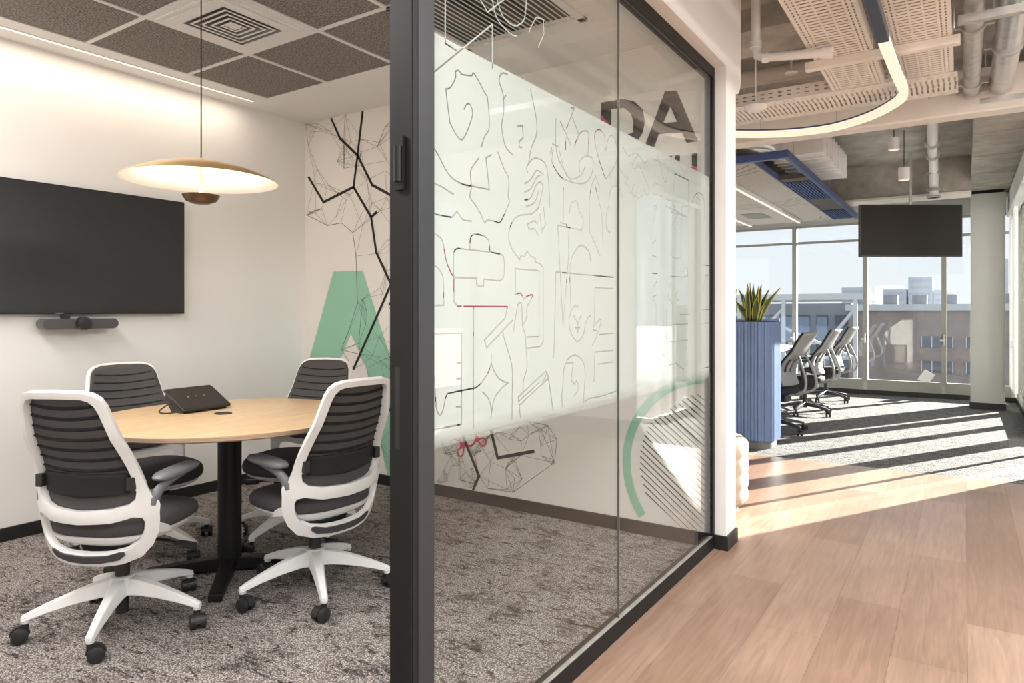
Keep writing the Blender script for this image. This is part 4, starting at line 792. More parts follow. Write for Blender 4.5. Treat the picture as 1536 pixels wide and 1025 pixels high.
# pelmet with vertical blind beside the column
t = thing('vertical_blind', 'white vertical blind hanging by the right window behind the column', 'blind', (0.52, 9.2, 2.55))
MB().box(0.47, 0.575, 6.9, 11.5, 2.55, 2.80).build('pelmet', wht_metal, t, world=True, bevel=0.006)
for k in range(7):
    y = 10.35 + 0.17 * k; b = MB(); b.box(-0.045, 0.045, -0.0012, 0.0012, 0.25, 2.55); b.xf(Matrix.Translation((0.522, y, 0)) @ Matrix.Rotation(R(62), 4, 'Z')); b.build('vane', mat('blind_cloth', (0.78, 0.77, 0.74), 0.8, var=0.02), t, world=True)
for y, z in ((10.95, 0.78), (10.6, 0.72)): MB().box(0.50, 0.53, y, y + 0.05, z, z + 0.10).build('cord_weight', galv, t, world=True)
o = MB().box(-0.075, 0.075, -0.001, 0.001, -0.09, 0.09).xf(Matrix.Translation((-0.47, FY + 0.036, 0.30)) @ Matrix.Rotation(R(32), 4, 'Y')).build('paper_sheet', mat('white_paper', (0.85, 0.85, 0.84), 0.7))
tag(o, 'tilted white paper sheet stuck low on the far window pane', 'paper')

# ------------------------------------------------------------------ ceiling services
PAN = {}
def perforated(mb, wid, length, place, pitch=0.05, cols=(-0.062, 0.0, 0.062), slot=(0.05, 0.008), edge=(0.105, 0.127), edash=(0.008, 0.022)):
    key = (wid, pitch)
    if key not in PAN:
        P = [[(-wid/2, 0), (wid/2, 0), (wid/2, pitch), (-wid/2, pitch)]]
        for i, x in enumerate(cols):
            for y in ((0.25, 0.75) if i % 2 == 0 else (0.25, 0.75)):
                yy = y * pitch + (0.003 if i % 2 else 0); P.append([(x - slot[0]/2, yy - slot[1]/2), (x + slot[0]/2, yy - slot[1]/2), (x + slot[0]/2, yy + slot[1]/2), (x - slot[0]/2, yy + slot[1]/2)])
        for s in (-1, 1):
            for j, x in enumerate(edge):
                for q_ in ((0.22, 0.72) if pitch > 0.07 else (0.5,)):
                    yy = pitch * (q_ + (0.05 if j else -0.02)); P.append([(s*x - edash[0]/2, yy - edash[1]/2), (s*x + edash[0]/2, yy - edash[1]/2), (s*x + edash[0]/2, yy + edash[1]/2), (s*x - edash[0]/2, yy + edash[1]/2)])
        PAN[key] = cdt([ccw(p) for p in P], lambda ids: ids == {0})
    v, f = PAN[key]
    for k in range(int(round(length / pitch))):
        V = [mb.bm.verts.new(place(q[0], q[1] + k * pitch)) for q in v]
        for tr in f: mb.bm.faces.new([V[i] for i in tr])
def tray(name, label, x0, x1, y0, y1, z, along):
    t = thing(name, label, 'cable tray', ((x0 + x1) / 2, (y0 + y1) / 2, z), 0, 'perforated cable trays under the slab')
    b = MB(); L = (y1 - y0) if along == 'y' else (x1 - x0); wd = (x1 - x0) if along == 'y' else (y1 - y0)
    if along == 'y': pl = lambda a, c: ((x0 + x1) / 2 + a, y0 + c, z)
    else: pl = lambda a, c: (x0 + c, (y0 + y1) / 2 + a, z)
    sw = wd / 0.30
    perforated(b, wd, L, pl, 0.08 if along == 'y' else 0.0625, tuple(c * sw for c in (-0.062, 0.0, 0.062)), (0.053 * sw, 0.012), (0.105 * sw, 0.127 * sw))
    p = b.build('perforated_base', cream_metal, t, world=True); s_ = p.modifiers.new('solid', 'SOLIDIFY'); s_.thickness = 0.0015
    for s in (0, 1):
        b = MB()
        if along == 'y':
            x = x0 if s == 0 else x1; b.box(x - 0.001, x + 0.001, y0, y1, z, z + 0.065); b.box(min(x, x + (0.014 if s == 0 else -0.014)), max(x, x + (0.014 if s == 0 else -0.014)), y0, y1, z + 0.063, z + 0.065)
        else:
            y = y0 if s == 0 else y1
            P = [[(x0, z), (x1, z), (x1, z + 0.085), (x0, z + 0.085)]]
            n = int((x1 - x0) / 0.06)
            for i in range(n):
                for zz in (0.03, 0.058): P.append([(x0 + 0.02 + i * 0.06, z + zz - 0.004), (x0 + 0.044 + i * 0.06, z + zz - 0.004), (x0 + 0.044 + i * 0.06, z + zz + 0.004), (x0 + 0.02 + i * 0.06, z + zz + 0.004)])
            decal(b, P, lambda ids: ids == {0}, lambda q: (q[0], y, q[1]))
        b.build('side_rail', cream_metal, t, world=True)
    if along == 'y':
        yy = y0 + 0.5
        while yy < y1:
            for x in (x0 - 0.012, x1 + 0.012): MB().cyl((x, yy, z - 0.03), (x, yy, SLAB - 0.002), 0.004, n=8).build('hanger_rod', galv, t, world=True, smooth=40)
            yy += 1.25
    else:
        for x in (x0 + 0.15, x1 - 0.15):
            for y in (y0 - 0.01, y1 + 0.01): MB().cyl((x, y, z - 0.01), (x, y, SLAB - 0.002), 0.004, n=8).build('hanger_rod', galv, t, world=True, smooth=40)
    return t
tray('cable_tray', 'left of two perforated cream cable trays running along the corridor ceiling', -0.746, -0.433, 1.2, 5.0, 2.75, 'y')
tray('cable_tray', 'perforated cream cable tray beside the twin silver pipes at the ceiling', -0.351, -0.058, 1.2, 5.0, 2.75, 'y')
tray('cable_tray', 'cross running perforated cable tray in front of the cream beam', -1.60, -0.06, 5.06, 5.56, 2.75, 'x')
for i, y in enumerate((4.40, 3.2)):
    t = MB().prism([(y - 0.03, 2.70), (y + 0.03, 2.70), (y + 0.03, 2.748), (y - 0.03, 2.748)], -0.80, -0.02, 'x').build('support_channel', cream_metal, bevel=0.004)
    tag(t, ('cream cross channel under both cable trays, nearer the cross tray', 'cream cross channel under both cable trays near the top of the picture')[i], 'bracket', 'cross channels under the cable trays')
b = MB(); b.box(-9, 3.0, 5.98, 6.16, 2.70, 3.02)
b2 = b; o = b.build('ceiling_duct', cream_metal, bevel=0.012); struct(o)
tag(MB().cyl((-3.4, 5.3, 3.02), (-0.55, 5.3, 3.02), 0.062, n=24).build('round_duct', cream_metal, smooth=40), 'round cream duct running across above the cross cable tray', 'duct')
# silver pipes
def pipe(label, x, z, r, y0, y1, m, clamps):
    t = thing('silver_pipe', label, 'pipe', (x, (y0 + y1) / 2, z))
    path = [(x, y0, z), (x, y1 - 0.12, z)] + [(x, y1 - 0.12 + 0.12 * math.sin(R(a)), z + 0.12 - 0.12 * math.cos(R(a))) for a in (22, 45, 68, 90)] + [(x, y1, SLAB - 0.006)]
    MB().tube(path, r, 24).build('tube', m, t, world=True, smooth=60)
    for y in clamps:
        b = MB(); b.cyl((x, y - 0.018, z), (x, y + 0.018, z), r + 0.012, n=24); b.box(x - r - 0.045, x - r, y - 0.012, y + 0.012, z - 0.02, z + 0.02); b.box(x + r, x + r + 0.045, y - 0.012, y + 0.012, z - 0.02, z + 0.02); b.cyl((x, y, z + r), (x, y, SLAB - 0.006), 0.005, n=8)
        b.build('clamp', galv, t, world=True, smooth=40)
pipe('slim silver pipe with ring clamps along the corridor ceiling', 0.040, 2.85, 0.050, 1.4, 6.1, galv, (4.55, 5.7, 5.92))
pipe('wide foil wrapped pipe at the ceiling edge beside the slim silver pipe', 0.215, 2.87, 0.072, 1.4, 6.15, foil, (5.05,))
for i, (x0, y) in enumerate(((-0.03, 4.22), (0.09, 6.0))):
    b = MB(); b.box(x0, 0.75, y - 0.021, y + 0.021, 2.74 if i == 0 else 2.757, 2.782 if i == 0 else 2.797); b.box(0.12, 0.128, y - 0.015, y + 0.015, 2.78, SLAB); b.box(0.70, 0.708, y - 0.015, y + 0.015, 2.78, SLAB)
    tag(b.build('strut_bracket', galv), ('galvanised strut bracket crossing under both silver pipes at the top', 'galvanised strut bracket at the far end of the foil pipe')[i], 'bracket')
# suspended curved LED light
t = thing('curved_light', 'curved glowing LED ribbon light suspended under the cable trays', 'ceiling light', (-0.6, 5.2, 2.62))
lp = catmull([(-0.345, 3.93, 2.64), (-0.33, 4.55, 2.64), (-0.318, 4.86, 2.64), (-0.335, 5.04, 2.64), (-0.40, 5.20, 2.64), (-0.56, 5.43, 2.64), (-0.80, 5.60, 2.64), (-1.02, 5.62, 2.64), (-1.25, 5.55, 2.64), (-1.52, 5.37, 2.64), (-2.0, 4.95, 2.64)], 6)
def ribbon(mb, path, hw, z0, z1):
    rings = []
    for i, p in enumerate(path):
        d = (path[min(i+1, len(path)-1)] - path[max(i-1, 0)]); d.z = 0; d.normalize(); n_ = Vector((-d.y, d.x, 0)) * hw
        rings.append([(p.x - n_.x, p.y - n_.y, p.z + z0), (p.x + n_.x, p.y + n_.y, p.z + z0), (p.x + n_.x, p.y + n_.y, p.z + z1), (p.x - n_.x, p.y - n_.y, p.z + z1)])
    mb.loft(rings)
b = MB(); ribbon(b, lp, 0.024, -0.022, 0.022); b.build('diffuser', led_warm, t, world=True, smooth=40)
b = MB(); ribbon(b, lp, 0.020, 0.0221, 0.035); b.build('carrier_rail', blue_metal, t, world=True, smooth=40)
b = MB(); b.box(-0.372, -0.318, 1.6, 3.925, 2.62, 2.675); b.build('dark_channel', mat('dark_navy_channel', (0.03, 0.035, 0.06), 0.35), t, world=True, bevel=0.004)
for px_, py_ in [(p.x, p.y) for p in (lp[8], lp[24], lp[36], lp[50])] + [(-0.345, 2.4)]: MB().cyl((px_, py_, 2.67), (px_, py_, SLAB - 0.002), 0.0025, n=6).build('wire', galv, t, world=True)
# drain pipe with elbow, detectors
t = thing('waste_pipe', 'white elbowed waste pipe in front of the left cable tray', 'pipe', (-0.70, 4.0, 2.75))
b = MB(); b.tube([(-1.02, 4.12, SLAB), (-1.02, 4.12, 2.80), (-1.01, 4.12, 2.755), (-0.97, 4.12, 2.735), (-0.64, 4.12, 2.695)], 0.026, 16); b.build('tube', wht_metal, t, world=True, smooth=60)
for a_, c_ in (((-1.02, 4.12, 2.84), (-1.02, 4.12, 2.80)), ((-0.95, 4.12, 2.733), (-0.98, 4.12, 2.737)), ((-0.66, 4.12, 2.698), (-0.61, 4.12, 2.691))): MB().cyl(a_, c_, 0.033, n=18).build('socket', wht_metal, t, world=True, smooth=50)
t = thing('smoke_detector', 'round white detector on a bracket below the cross tray', 'smoke detector', (-1.22, 4.92, 2.66))
MB().lathe([(0.001, 0.0), (0.05, 0.002), (0.075, 0.02), (0.078, 0.035), (0.001, 0.036)], n=32).build('body', wht_metal, t, smooth=50)
b = MB(); b.cyl((0, 0, 0.036), (0, 0, SLAB - 2.66), 0.006, n=8); b.box(-0.008, 0.008, -0.03, 0.14, 0.036, 0.05); b.build('bracket', wht_metal, t, smooth=40)
t = thing('sprinkler', 'small white round sprinkler plate under the round duct', 'sprinkler', (-1.02, 5.1, 2.93))
MB().lathe([(0.001, 0.0), (0.04, 0.003), (0.045, 0.012), (0.001, 0.014)], n=24).build('plate', wht_metal, t, smooth=50)
MB().cyl((0, 0, 0.014), (0, 0, SLAB - 2.93), 0.008, n=10).build('drop', wht_metal, t, smooth=50)
# far white pipe
t = thing('drop_pipe', 'white pipe with flanged couplings dropping in front of the concrete beam', 'pipe', (-0.2, 9.2, 2.6))
pp = [(-0.24, 7.2, 3.04), (-0.30, 8.9, 3.04), (-0.305, 9.35, 3.03), (-0.31, 9.52, 2.98), (-0.31, 9.60, 2.88), (-0.31, 9.60, 2.62)]
MB().tube(pp, 0.048, 16).build('tube', wht_metal, t, world=True, smooth=60)
for a_, c_ in (((-0.285, 8.4, 3.04), (-0.287, 8.44, 3.04)), ((-0.302, 9.05, 3.04), (-0.303, 9.09, 3.04)), ((-0.31, 9.60, 2.90), (-0.31, 9.60, 2.93)), ((-0.31, 9.60, 2.70), (-0.31, 9.60, 2.73)), ((-0.31, 9.60, 2.62), (-0.31, 9.60, 2.645))):
    b = MB(); b.cyl(a_, c_, 0.075, n=18); b.build('coupling', galv, t, world=True, smooth=40)
for i, (x, y, z0, zt) in enumerate(((-0.606, 8.0, 2.915, 3.04), (-0.52, 8.06, 2.605, 2.735))):
    t = thing('spotlight', ('upper grey cylinder spotlight near the slab in front of the concrete beam', 'lower pale cylinder spotlight hanging on a black cord before the concrete beam')[i], 'spotlight', (x, y, z0))
    MB().cyl((0, 0, 0.004), (0, 0, zt - z0), 0.052, n=28).build('housing', wht_metal, t, smooth=40)
    MB().cyl((0, 0, 0.0), (0, 0, 0.0039), 0.044, n=28).build('lens', led_warm, t, smooth=40)
    MB().cyl((0, 0, zt - z0), (0, 0, SLAB - z0), 0.004, n=8).build('cord', black_trim, t)
# acoustic raft with blue border
t = thing('acoustic_raft', 'beige felt ceiling raft with blue slatted border hanging over the desks', 'acoustic panel', (-2.9, 8.6, 2.6))
MB().box(-4.8, -1.60, 6.34, 10.92, 2.605, 2.66).build('felt_panel', raft_felt, t, world=True)
b = MB()
for gx, gy, R0 in ((-2.3, 6.0, 0.55), (-2.1, 8.2, 0.6), (-2.4, 10.4, 0.7), (-3.4, 7.4, 0.6)):
    for k in range(5):
        r_ = R0 + 0.11 * k
        for i in range(40):
            a0, a1 = PI * i / 40, PI * (i + 1) / 40
            q = [(gx + rr * math.cos(a), gy + rr * math.sin(a), 2.6045) for rr, a in ((r_, a0), (r_ + 0.014, a0), (r_ + 0.014, a1), (r_, a1))]
            if all(-4.78 < p[0] < -1.62 and 6.36 < p[1] < 10.9 for p in q): b.face(q)
b.build('groove_pattern', mat('groove_dark', (0.12, 0.11, 0.10), 0.9), t, world=True)
b = MB(); b.box(-4.8, -1.28, 6.27, 6.335, 2.60, 2.669); b.box(-1.32, -1.28, 6.335, 10.92, 2.60, 2.669); b.box(-1.60, -1.585, 6.335, 10.92, 2.60, 2.66); b.build('blue_border', blue_metal, t, world=True, bevel=0.003)
for y0, y1 in ((7.55, 8.85), (9.9, 10.9)):
    b = MB()
    for k in range(8): x = -1.575 + 0.032 * k; b.box(x, x + 0.014, y0, y1, 2.605, 2.655)
    b.build('blue_slats', blue_metal, t, world=True)
for y0, y1 in ((7.35, 7.53), (8.87, 9.85)): MB().box(-1.584, -1.321, y0, y1, 2.61, 2.66).build('dark_infill', mat('dark_infill', (0.09, 0.08, 0.065), 0.8), t, world=True)
for x in (-1.30, -2.6):
    for y in (6.6, 8.6, 10.6): MB().cyl((x, y, 2.66), (x, y, (SLAB if y < 9 else 2.67) - 0.002 + (0.0 if y < 9 else 0.45)), 0.003, n=6).build('wire', galv, t, world=True)
for i, x in enumerate((-2.02, -2.72)):
    t = thing('linear_pendant', ('white linear light under the felt raft, nearer the blue border', 'white linear light under the felt raft, nearer the meeting room wall')[i], 'ceiling light', (x, 8.6, 2.55))
    MB().box(x - 0.02, x + 0.02, 6.5, 10.7, 2.56, 2.604).build('housing', wht_metal, t, world=True)
    MB().box(x - 0.017, x + 0.017, 6.51, 10.69, 2.556, 2.5599).build('lens', mat('led_dim', (0.85, 0.8, 0.74), 0.4, emit=(1, 0.88, 0.75), estr=0.35), t, world=True)
b = MB(); b.box(-2.6, -2.3, 9.6, 10.2, 2.598, 2.6035)
for k in range(6): b.box(-2.58, -2.32, 9.64 + k * 0.09, 9.69 + k * 0.09, 2.592, 2.598)
tag(b.build('slot_vent', win_frame), 'small slatted grey vent set in the felt raft', 'air vent')
t = thing('duct_unit', 'white ribbed air duct box above the blue edged raft', 'duct', (-1.35, 7.6, 2.76))
b = MB(); b.box(-1.62, -1.12, 7.1, 8.6, 2.78, 3.02); b.build('body', wht_metal, t, world=True, bevel=0.01)
for k in range(9): MB().box(-1.63, -1.11, 7.15 + k * 0.165, 7.175 + k * 0.165, 2.772, 3.03).build('rib', wht_metal, t, world=True)
b = MB(); b.tube([(-1.6, 7.1, 2.9), (-1.65, 6.85, 2.88), (-1.8, 6.7, 2.86), (-2.2, 6.62, 2.86)], 0.10, 18); b.build('flexible_hose', foil, t, world=True, smooth=60)
# hanging screen
ang = math.atan2(9.586 - 8.921, -0.022 + 1.024)
t = thing('hanging_screen', 'black screen hanging from the slab in front of the far windows', 'television', (-0.523, 9.254, 1.90), ang)
hw = math.hypot(1.002, 0.665) / 2
MB().box(-hw, hw, 0, 0.045, 0.003, 0.615).build('housing', mat('screen_black', (0.016, 0.014, 0.013), 0.5), t, bevel=0.004)
MB().box(-hw + 0.012, hw - 0.012, -0.0012, -0.0001, 0.016, 0.603).build('panel', mat('screen_panel', (0.020, 0.016, 0.014), 0.6, spec=0.15), t)
b = MB(); b.cyl((0, 0.022, 0.6), (0, 0.022, SLAB - 1.90), 0.018, n=14); b.build('pole', galv, t, smooth=40)

# ------------------------------------------------------------------ open office furniture
def desk(y0, y1, lab):
    t = thing('bench_desk', lab, 'desk', (-2.8, (y0 + y1) / 2, 0), 0, 'white bench desks by the far windows')
    MB().box(-3.55, -2.06, y0 + 0.003, y1 - 0.003, 0.715, 0.74).build('desktop', wht_metal, t, world=True, bevel=0.003)
    for y in (y0 + 0.06, y1 - 0.11):
        for x in (-3.45, -2.2): MB().box(x, x + 0.05, y, y + 0.05, 0, 0.715).build('leg', wht_metal, t, world=True)
    return t
desk(6.95, 8.25, 'white bench desk nearest the blue planter'); desk(8.25, 9.75, 'white bench desk in the middle of the row'); desk(9.75, 11.2, 'white bench desk nearest the far windows')
for i, y in enumerate((9.75,)):
    tag(MB().box(-3.5, -2.10, y - 0.012, y + 0.012, 0.7405, 1.165).build('desk_screen', blue_paint, bevel=0.004), 'blue desk screen standing between the two far desks', 'desk divider')
pale_shell = mat('pale_grey_shell', (0.27, 0.265, 0.255), 0.45, var=0.03)
alu = mat('dark_polished_base', (0.035, 0.035, 0.036), 0.35, 0.3, var=0.06)
task_black = mat('black_task_fabric', (0.02, 0.02, 0.021), 0.9, var=0.2, scale=300)
def task_chair(loc, rz, star):
    t = thing('task_chair', '', 'office chair', loc, rz, 'black task chairs along the bench desks')
    def back(u, v, off):
        z = 0.50 + 0.55 * v; y = -0.21 - 0.04 * v - 0.16 * v * v + 0.055 * math.sin(PI * min(1, v * 1.6)) + 0.05 * u * u
        return (u * (0.235 - 0.045 * v ** 3) , y + off, z)
    b = MB(); nu, nv = 10, 16
    fr = [[b.bm.verts.new(back(-1 + 2*i/nu, j/nv, 0.0)) for i in range(nu+1)] for j in range(nv+1)]
    for j in range(nv):
        for i in range(nu):
            if j in (4, 5, 6, 7) and i in (1, 3, 6, 8): continue
            b.bm.faces.new((fr[j][i], fr[j][i+1], fr[j+1][i+1], fr[j+1][i]))
    q = b.build('back_shell', pale_shell, t, smooth=60); s_ = q.modifiers.new('solid', 'SOLIDIFY'); s_.thickness = 0.018; s_.offset = 0
    b = MB(); fr = [[b.bm.verts.new(back((-1 + 2*i/nu) * 0.97, 0.03 + 0.955 * j/nv, 0.022)) for i in range(nu+1)] for j in range(nv+1)]
    for j in range(nv):
        for i in range(nu): b.bm.faces.new((fr[j][i], fr[j][i+1], fr[j+1][i+1], fr[j+1][i]))
    q = b.build('back_cushion', task_black, t, smooth=60); s_ = q.modifiers.new('solid', 'SOLIDIFY'); s_.thickness = 0.025; s_.offset = 0
    rings = []
    for k, z in ((0.88, 0.40), (0.97, 0.415), (1.0, 0.44), (0.96, 0.462), (0.8, 0.472), (0.4, 0.475)): rings.append([(x, y + 0.03, z) for x, y in sup(0.25 * k, 0.25 * k, 32, 2.8)])
    MB().loft(rings).build('seat', task_black, t, smooth=60)
    b = MB(); b.box(-0.09, 0.09, -0.14, 0.12, 0.32, 0.40); b.build('tilt_mechanism', chair_black, t, bevel=0.01)
    for s in (-1, 1):
        b = MB(); b.tube(catmull([(s * 0.10, -0.16, 0.40), (s * 0.17, -0.33, 0.44), (s * 0.16, -0.36, 0.56), (s * 0.13, -0.30, 0.74), (s * 0.10, -0.275, 0.80)], 4), 0.014, 10); b.build('back_bow', pale_shell, t, smooth=60)
        b = MB(); b.tube([(s * 0.24, -0.04, 0.42), (s * 0.29, -0.04, 0.46), (s * 0.295, -0.02, 0.655)], 0.016, 10); b.build('arm_post', chair_black, t, smooth=60)
        b = MB(); b.loft([[(x + s * 0.285, y + 0.02, z) for x, y in sup(0.045 * k, 0.125 * k, 24, 3)] for k, z in ((0.9, 0.655), (1, 0.665), (0.9, 0.682))]); b.build('arm_pad', chair_black, t, smooth=60)
    MB().cyl((0, 0, 0.08), (0, 0, 0.33), 0.027, n=18).build('gas_cylinder', chair_black, t, smooth=40)
    leg0 = cst0 = None
    for k in range(5):
        if leg0 is None:
            b = MB(); b.loft([[(r_, -hw_, zb), (r_, hw_, zb), (r_, hw_ * 0.7, zt), (r_, -hw_ * 0.7, zt)] for r_, zt, zb, hw_ in ((0.015, 0.15, 0.10, 0.028), (0.18, 0.125, 0.092, 0.02), (0.325, 0.092, 0.068, 0.015))])
            leg = leg0 = b.build('leg', alu, t, smooth=45, bevel=0.003)
            b = MB(); b.cyl((0, 0, 0.03), (0, 0, 0.07), 0.01, n=10)
            for s in (-1, 1): b.cyl((s * 0.008, -0.015, 0.031), (s * 0.028, -0.015, 0.031), 0.0295, n=20)
            cst = cst0 = b.build('caster', chair_black, leg, smooth=40)
        else:
            leg = leg0.copy(); COL.objects.link(leg); cst = cst0.copy(); COL.objects.link(cst); cst.parent = leg
        leg.rotation_euler = (0, 0, R(star + 72 * k) - rz); cst.location = (0.315, 0, 0); cst.rotation_euler = (0, 0, R(40 + 63 * k))
    return t
c0 = task_chair((-1.66, 7.50, 0), face(-1, 0.12), -30); c0['label'] = 'black task chair with pale back nearest the blue planter'
for i, (x, y, a_) in enumerate(((-1.64, 8.99, face(-1, 0.05)), (-1.63, 10.45, face(-1, 0.1)))):
    c = copy_tree(c0); c.location = (x, y, 0); c.rotation_euler = (0, 0, a_)
    c['label'] = ('black task chair with pale back in the middle of the three at the desks', 'black task chair with pale back nearest the far windows')[i]
# fluted planter with snake plants
t = thing('fluted_planter', 'tall blue fluted planter box with a rounded corner', 'planter', (-2.3, 6.63, 0))
pxr, pyf, pyb_, rr = -1.452, 6.42, 6.86, 0.13
base = [(-3.2, pyf)]
x = -3.2
path = [(-3.2, pyf), (pxr - rr, pyf)] + [(pxr - rr + rr * math.sin(R(a)), pyf + rr - rr * math.cos(R(a))) for a in range(9, 91, 9)] + [(pxr, pyb_ - rr)] + [(pxr - rr + rr * math.cos(R(a)), pyb_ - rr + rr * math.sin(R(a))) for a in range(9, 91, 9)] + [(-3.2, pyb_)]
dense = []
for (ax_, ay_), (bx_, by_) in zip(path, path[1:]):
    L_ = math.hypot(bx_ - ax_, by_ - ay_); n_ = max(1, int(L_ / 0.004))
    for k in range(n_): dense.append((ax_ + (bx_ - ax_) * k / n_, ay_ + (by_ - ay_) * k / n_))
fl = []
for i, p in enumerate(dense):
    q = dense[min(i + 1, len(dense) - 1)]; o_ = dense[max(i - 1, 0)]
    d_ = Vector((q[0] - o_[0], q[1] - o_[1])); 
    if d_.length < 1e-6: continue
    d_.normalize(); nrm = Vector((d_.y, -d_.x)); ph = (i * 0.004 / 0.030) % 1.0
    h_ = 0.009 * math.sqrt(max(0, 1 - (2 * ph - 1) ** 2)); fl.append((p[0] + nrm.x * h_, p[1] + nrm.y * h_))
fl.append((-3.2, pyb_))
MB().prism(fl, 0.075, 1.165).build('fluted_body', blue_paint, t, world=True, smooth=50)
MB().prism([(q[0] * 1.0 - 0.02, 6.64 + (q[1] - 6.64) * 0.9) for q in path], 0.0, 0.075).build('plinth', mat('plinth_shade', (0.13, 0.13, 0.125), 0.6), t, world=True)  # plinth coloured dark, the shadow under the planter is in its colour
MB().prism([(q[0] - 0.004, 6.64 + (q[1] - 6.64) * 0.97) for q in path], 1.165, 1.172).build('soil', mat('dark_soil', (0.03, 0.022, 0.017), 0.95, var=0.4, scale=60, bump=0.6), t, world=True)
leaf_g = mat('snake_leaf_green', (0.055, 0.095, 0.030), 0.45, var=0.35, scale=16, stretch=(1, 1, 3)); leaf_y = mat('snake_leaf_margin', (0.50, 0.44, 0.11), 0.45, var=0.12, scale=12)
lr = random.Random(5)
for pi_, (cx_, cy_, nl, lab) in enumerate(((-1.66, 6.60, 15, 'yellow edged snake plant in the planter, nearer the planter corner'), (-1.95, 6.62, 13, 'yellow edged snake plant in the planter beside the white wall end'))):
    t = thing('snake_plant', lab, 'plant', (cx_, cy_, 1.1725), 0, 'snake plants in the blue planter')
    for k in range(nl):
        a_ = 2 * PI * k / nl + lr.uniform(-0.2, 0.2); r0 = lr.uniform(0.01, 0.07); tilt = lr.uniform(0.02, 0.16) if k % 3 else lr.uniform(0.15, 0.30); H = lr.uniform(0.22, 0.37) * (1.0 - tilt * 0.6); wd = lr.uniform(0.028, 0.040)
        dirv = Vector((math.cos(a_), math.sin(a_), 0)); side = Vector((-dirv.y, dirv.x, 0)); tw = lr.uniform(-0.9, 0.9)
        side = (side * math.cos(tw) + dirv * math.sin(tw)); rows = []
        mb = MB(); n_ = 9
        for j in range(n_ + 1):
            v = j / n_; w_ = wd * (0.55 + 0.45 * math.sin(PI * min(1, v * 1.25))) * (1 - max(0, (v - 0.6) / 0.4) ** 1.8) + 0.0006
            c_ = dirv * (r0 + tilt * v * v * H * 1.6 + tilt * 0.2 * v) + Vector((0, 0, H * v)); nb = Vector((dirv.x, dirv.y, 0)) * 0.010
            rows.append([c_ - side * w_ + nb * 0.6, c_ - side * w_ * 0.80 + nb * 0.1, c_ - nb * 0.4, c_ + side * w_ * 0.80 + nb * 0.1, c_ + side * w_ + nb * 0.6])
        V = [[mb.bm.verts.new(p) for p in r_] for r_ in rows]
        for j in range(n_):
            for i in range(4):
                f_ = mb.bm.faces.new((V[j][i], V[j][i+1], V[j+1][i+1], V[j+1][i])); f_.material_index = 1 if i in (0, 3) else 0
        lf = mb.build('leaf', [leaf_g, leaf_y], t, smooth=80); s_ = lf.modifiers.new('solid', 'SOLIDIFY'); s_.thickness = 0.004
# upholstered pouf behind the wall end
t = thing('pouf', 'beige channel tufted seat half hidden behind the white wall end', 'ottoman', (-1.40, 4.42, 0))
n_ = 96
def pr(r_, z): return [((r_ + 0.006 * abs(math.sin(12 * 2*PI*i/n_ / 2))) * math.cos(2*PI*i/n_), (r_ + 0.006 * abs(math.sin(12 * 2*PI*i/n_ / 2))) * math.sin(2*PI*i/n_), z) for i in range(n_)]
MB().loft([pr(0.225, 0.03), pr(0.243, 0.06), pr(0.247, 0.10), pr(0.240, 0.125), pr(0.247, 0.15), pr(0.247, 0.21), pr(0.240, 0.225), pr(0.247, 0.245), pr(0.247, 0.32), pr(0.24, 0.335), pr(0.247, 0.35), pr(0.245, 0.42), pr(0.22, 0.448), pr(0.15, 0.456), pr(0.01, 0.458)]).build('cushion', mat('beige_boucle', (0.32, 0.275, 0.225), 0.95, var=0.06, scale=120, bump=0.2), t, smooth=60)
MB().cyl((0, 0, 0), (0, 0, 0.031), 0.20, n=32).build('plinth', chair_black, t, smooth=40)

# ------------------------------------------------------------------ outside
out_ground = mat('outside_ground', (0.10, 0.105, 0.115), 0.9, var=0.15, scale=0.1)
o = MB().box(-400, 400, 13.5, 700, -14.2, -14).build('ground_outside', out_ground); struct(o)
brown = mat('brown_render', (0.33, 0.27, 0.24), 0.85, var=0.12, scale=0.8)
grey_r = mat('pale_grey_render', (0.30, 0.315, 0.345), 0.85, var=0.08, scale=0.5)
pale = mat('hazed_tower', (0.72, 0.75, 0.79), 0.8, var=0.04, scale=0.2)  # distance haze is put into the towers' pale base colour
bwin = mat('dark_window_band', (0.11, 0.13, 0.16), 0.35, var=0.2, scale=1.0)
steel_w = mat('white_steel', (0.60, 0.605, 0.61), 0.5, var=0.04)
t = thing('building', 'brown office block with dark window bands outside the right windows', 'building', (0, 55, -14))
MB().box(-6.4, 16, 50, 62, -14, 1.35).build('wall', brown, t, world=True)
MB().box(-6.6, 16, 49.8, 62, 1.35, 1.75).build('parapet', steel_w, t, world=True)
for z in (-0.55, -2.1, -3.7, -5.3):
    for k in range(6):
        x = -2.3 + k * 2.35
        w_ = MB().box(x, x + 1.7, 49.93, 50.02, z - 0.42, z + 0.28).build('window', bwin, t, world=True)
        b = MB(); 
        for i in range(4): b.box(x + i * 0.55, x + i * 0.55 + 0.06, 49.90, 49.93, z - 0.42, z + 0.28)
        b.build('window_bars', steel_w, w_)
        for c_ in (w_.children[0],): bmesh_m = c_.data; bmesh_m.transform(INV[t.name])
for k in range(6): MB().box(-6.0 + k * 1.6, -5.2 + k * 1.6, 50.4, 51.2, 1.75, 2.35).build('roof_unit', grey_r, t, world=True)
t = thing('building', 'pale grey low block behind the white steel canopy', 'building', (-14, 60, -14))
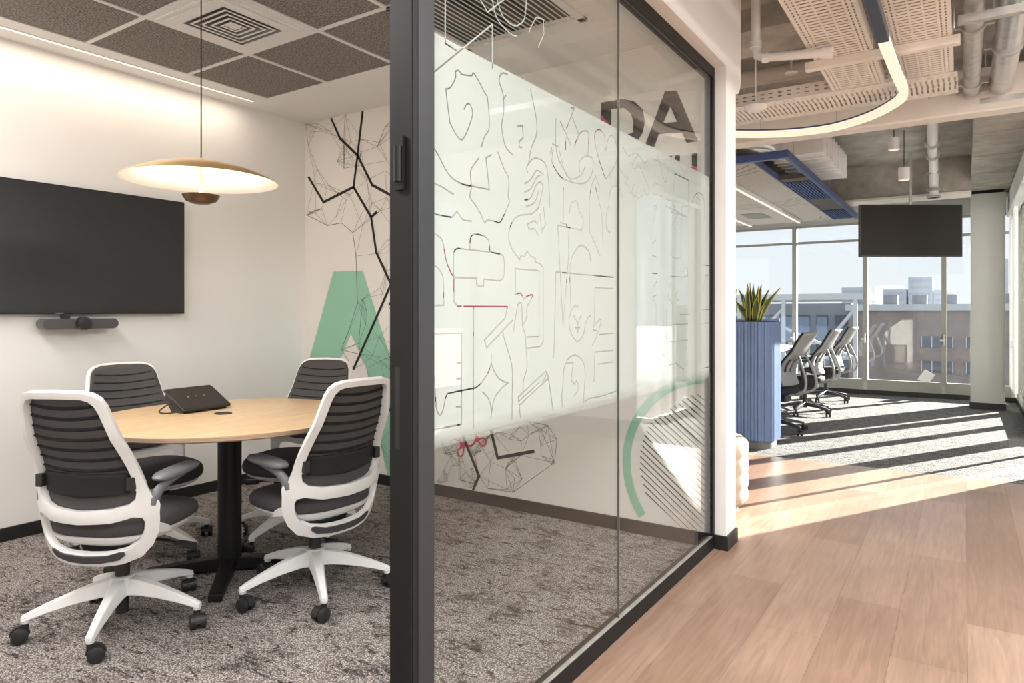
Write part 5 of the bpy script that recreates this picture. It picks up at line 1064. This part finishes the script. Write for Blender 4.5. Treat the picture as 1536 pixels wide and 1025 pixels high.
MB().box(-26, -7.0, 56, 70, -14, 1.9).build('wall', grey_r, t, world=True)
for k in range(14):
    x = -25 + k * 1.3
    for z in (0.7, -1.3, -3.3): MB().box(x, x + 0.8, 55.9, 56.02, z - 0.45, z + 0.35).build('window', bwin, t, world=True)
t = thing('steel_canopy', 'white steel truss canopy outside the left windows', 'canopy', (-9, 32, -14))
MB().box(-14.5, -3.3, 30, 36, 1.75, 2.0).build('roof_sheet', steel_w, t, world=True)
for x in (-11.0, -8.1, -6.3, -3.6): MB().box(x - 0.07, x + 0.07, 29.9, 30.05, -14, 1.75).build('post', steel_w, t, world=True)
for x0_, z0_, x1_, z1_ in ((-11, -3.5, -6.3, 1.4), (-11, 1.0, -3.6, -2.4), (-8.1, 1.4, -3.6, -0.6), (-8.1, -4.5, -3.6, 1.4), (-14, -1.0, -8.1, 1.2), (-11, -0.6, -3.6, -0.6), (-14, -3.6, -3.6, -3.6)): MB().cyl((x0_, 30, z0_), (x1_, 30, z1_), 0.07, n=8).build('brace', steel_w, t, world=True)
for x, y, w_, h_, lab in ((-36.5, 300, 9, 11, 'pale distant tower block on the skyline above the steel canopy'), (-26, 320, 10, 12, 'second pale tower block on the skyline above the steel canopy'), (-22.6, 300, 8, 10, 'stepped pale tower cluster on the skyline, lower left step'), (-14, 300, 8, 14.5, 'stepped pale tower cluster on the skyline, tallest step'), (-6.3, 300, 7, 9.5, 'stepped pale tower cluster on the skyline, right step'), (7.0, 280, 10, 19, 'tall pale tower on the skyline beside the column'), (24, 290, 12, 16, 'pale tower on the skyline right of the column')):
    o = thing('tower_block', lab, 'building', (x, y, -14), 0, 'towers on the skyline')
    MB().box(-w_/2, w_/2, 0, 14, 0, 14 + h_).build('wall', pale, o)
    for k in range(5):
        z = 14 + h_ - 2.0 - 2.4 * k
        MB().box(-w_/2 + 0.6, w_/2 - 0.6, -0.06, 0.0, z, z + 0.9).build('window_row', mat('hazed_window', (0.62, 0.65, 0.70), 0.5), o)  # window rows lightened, haze put into their colour too
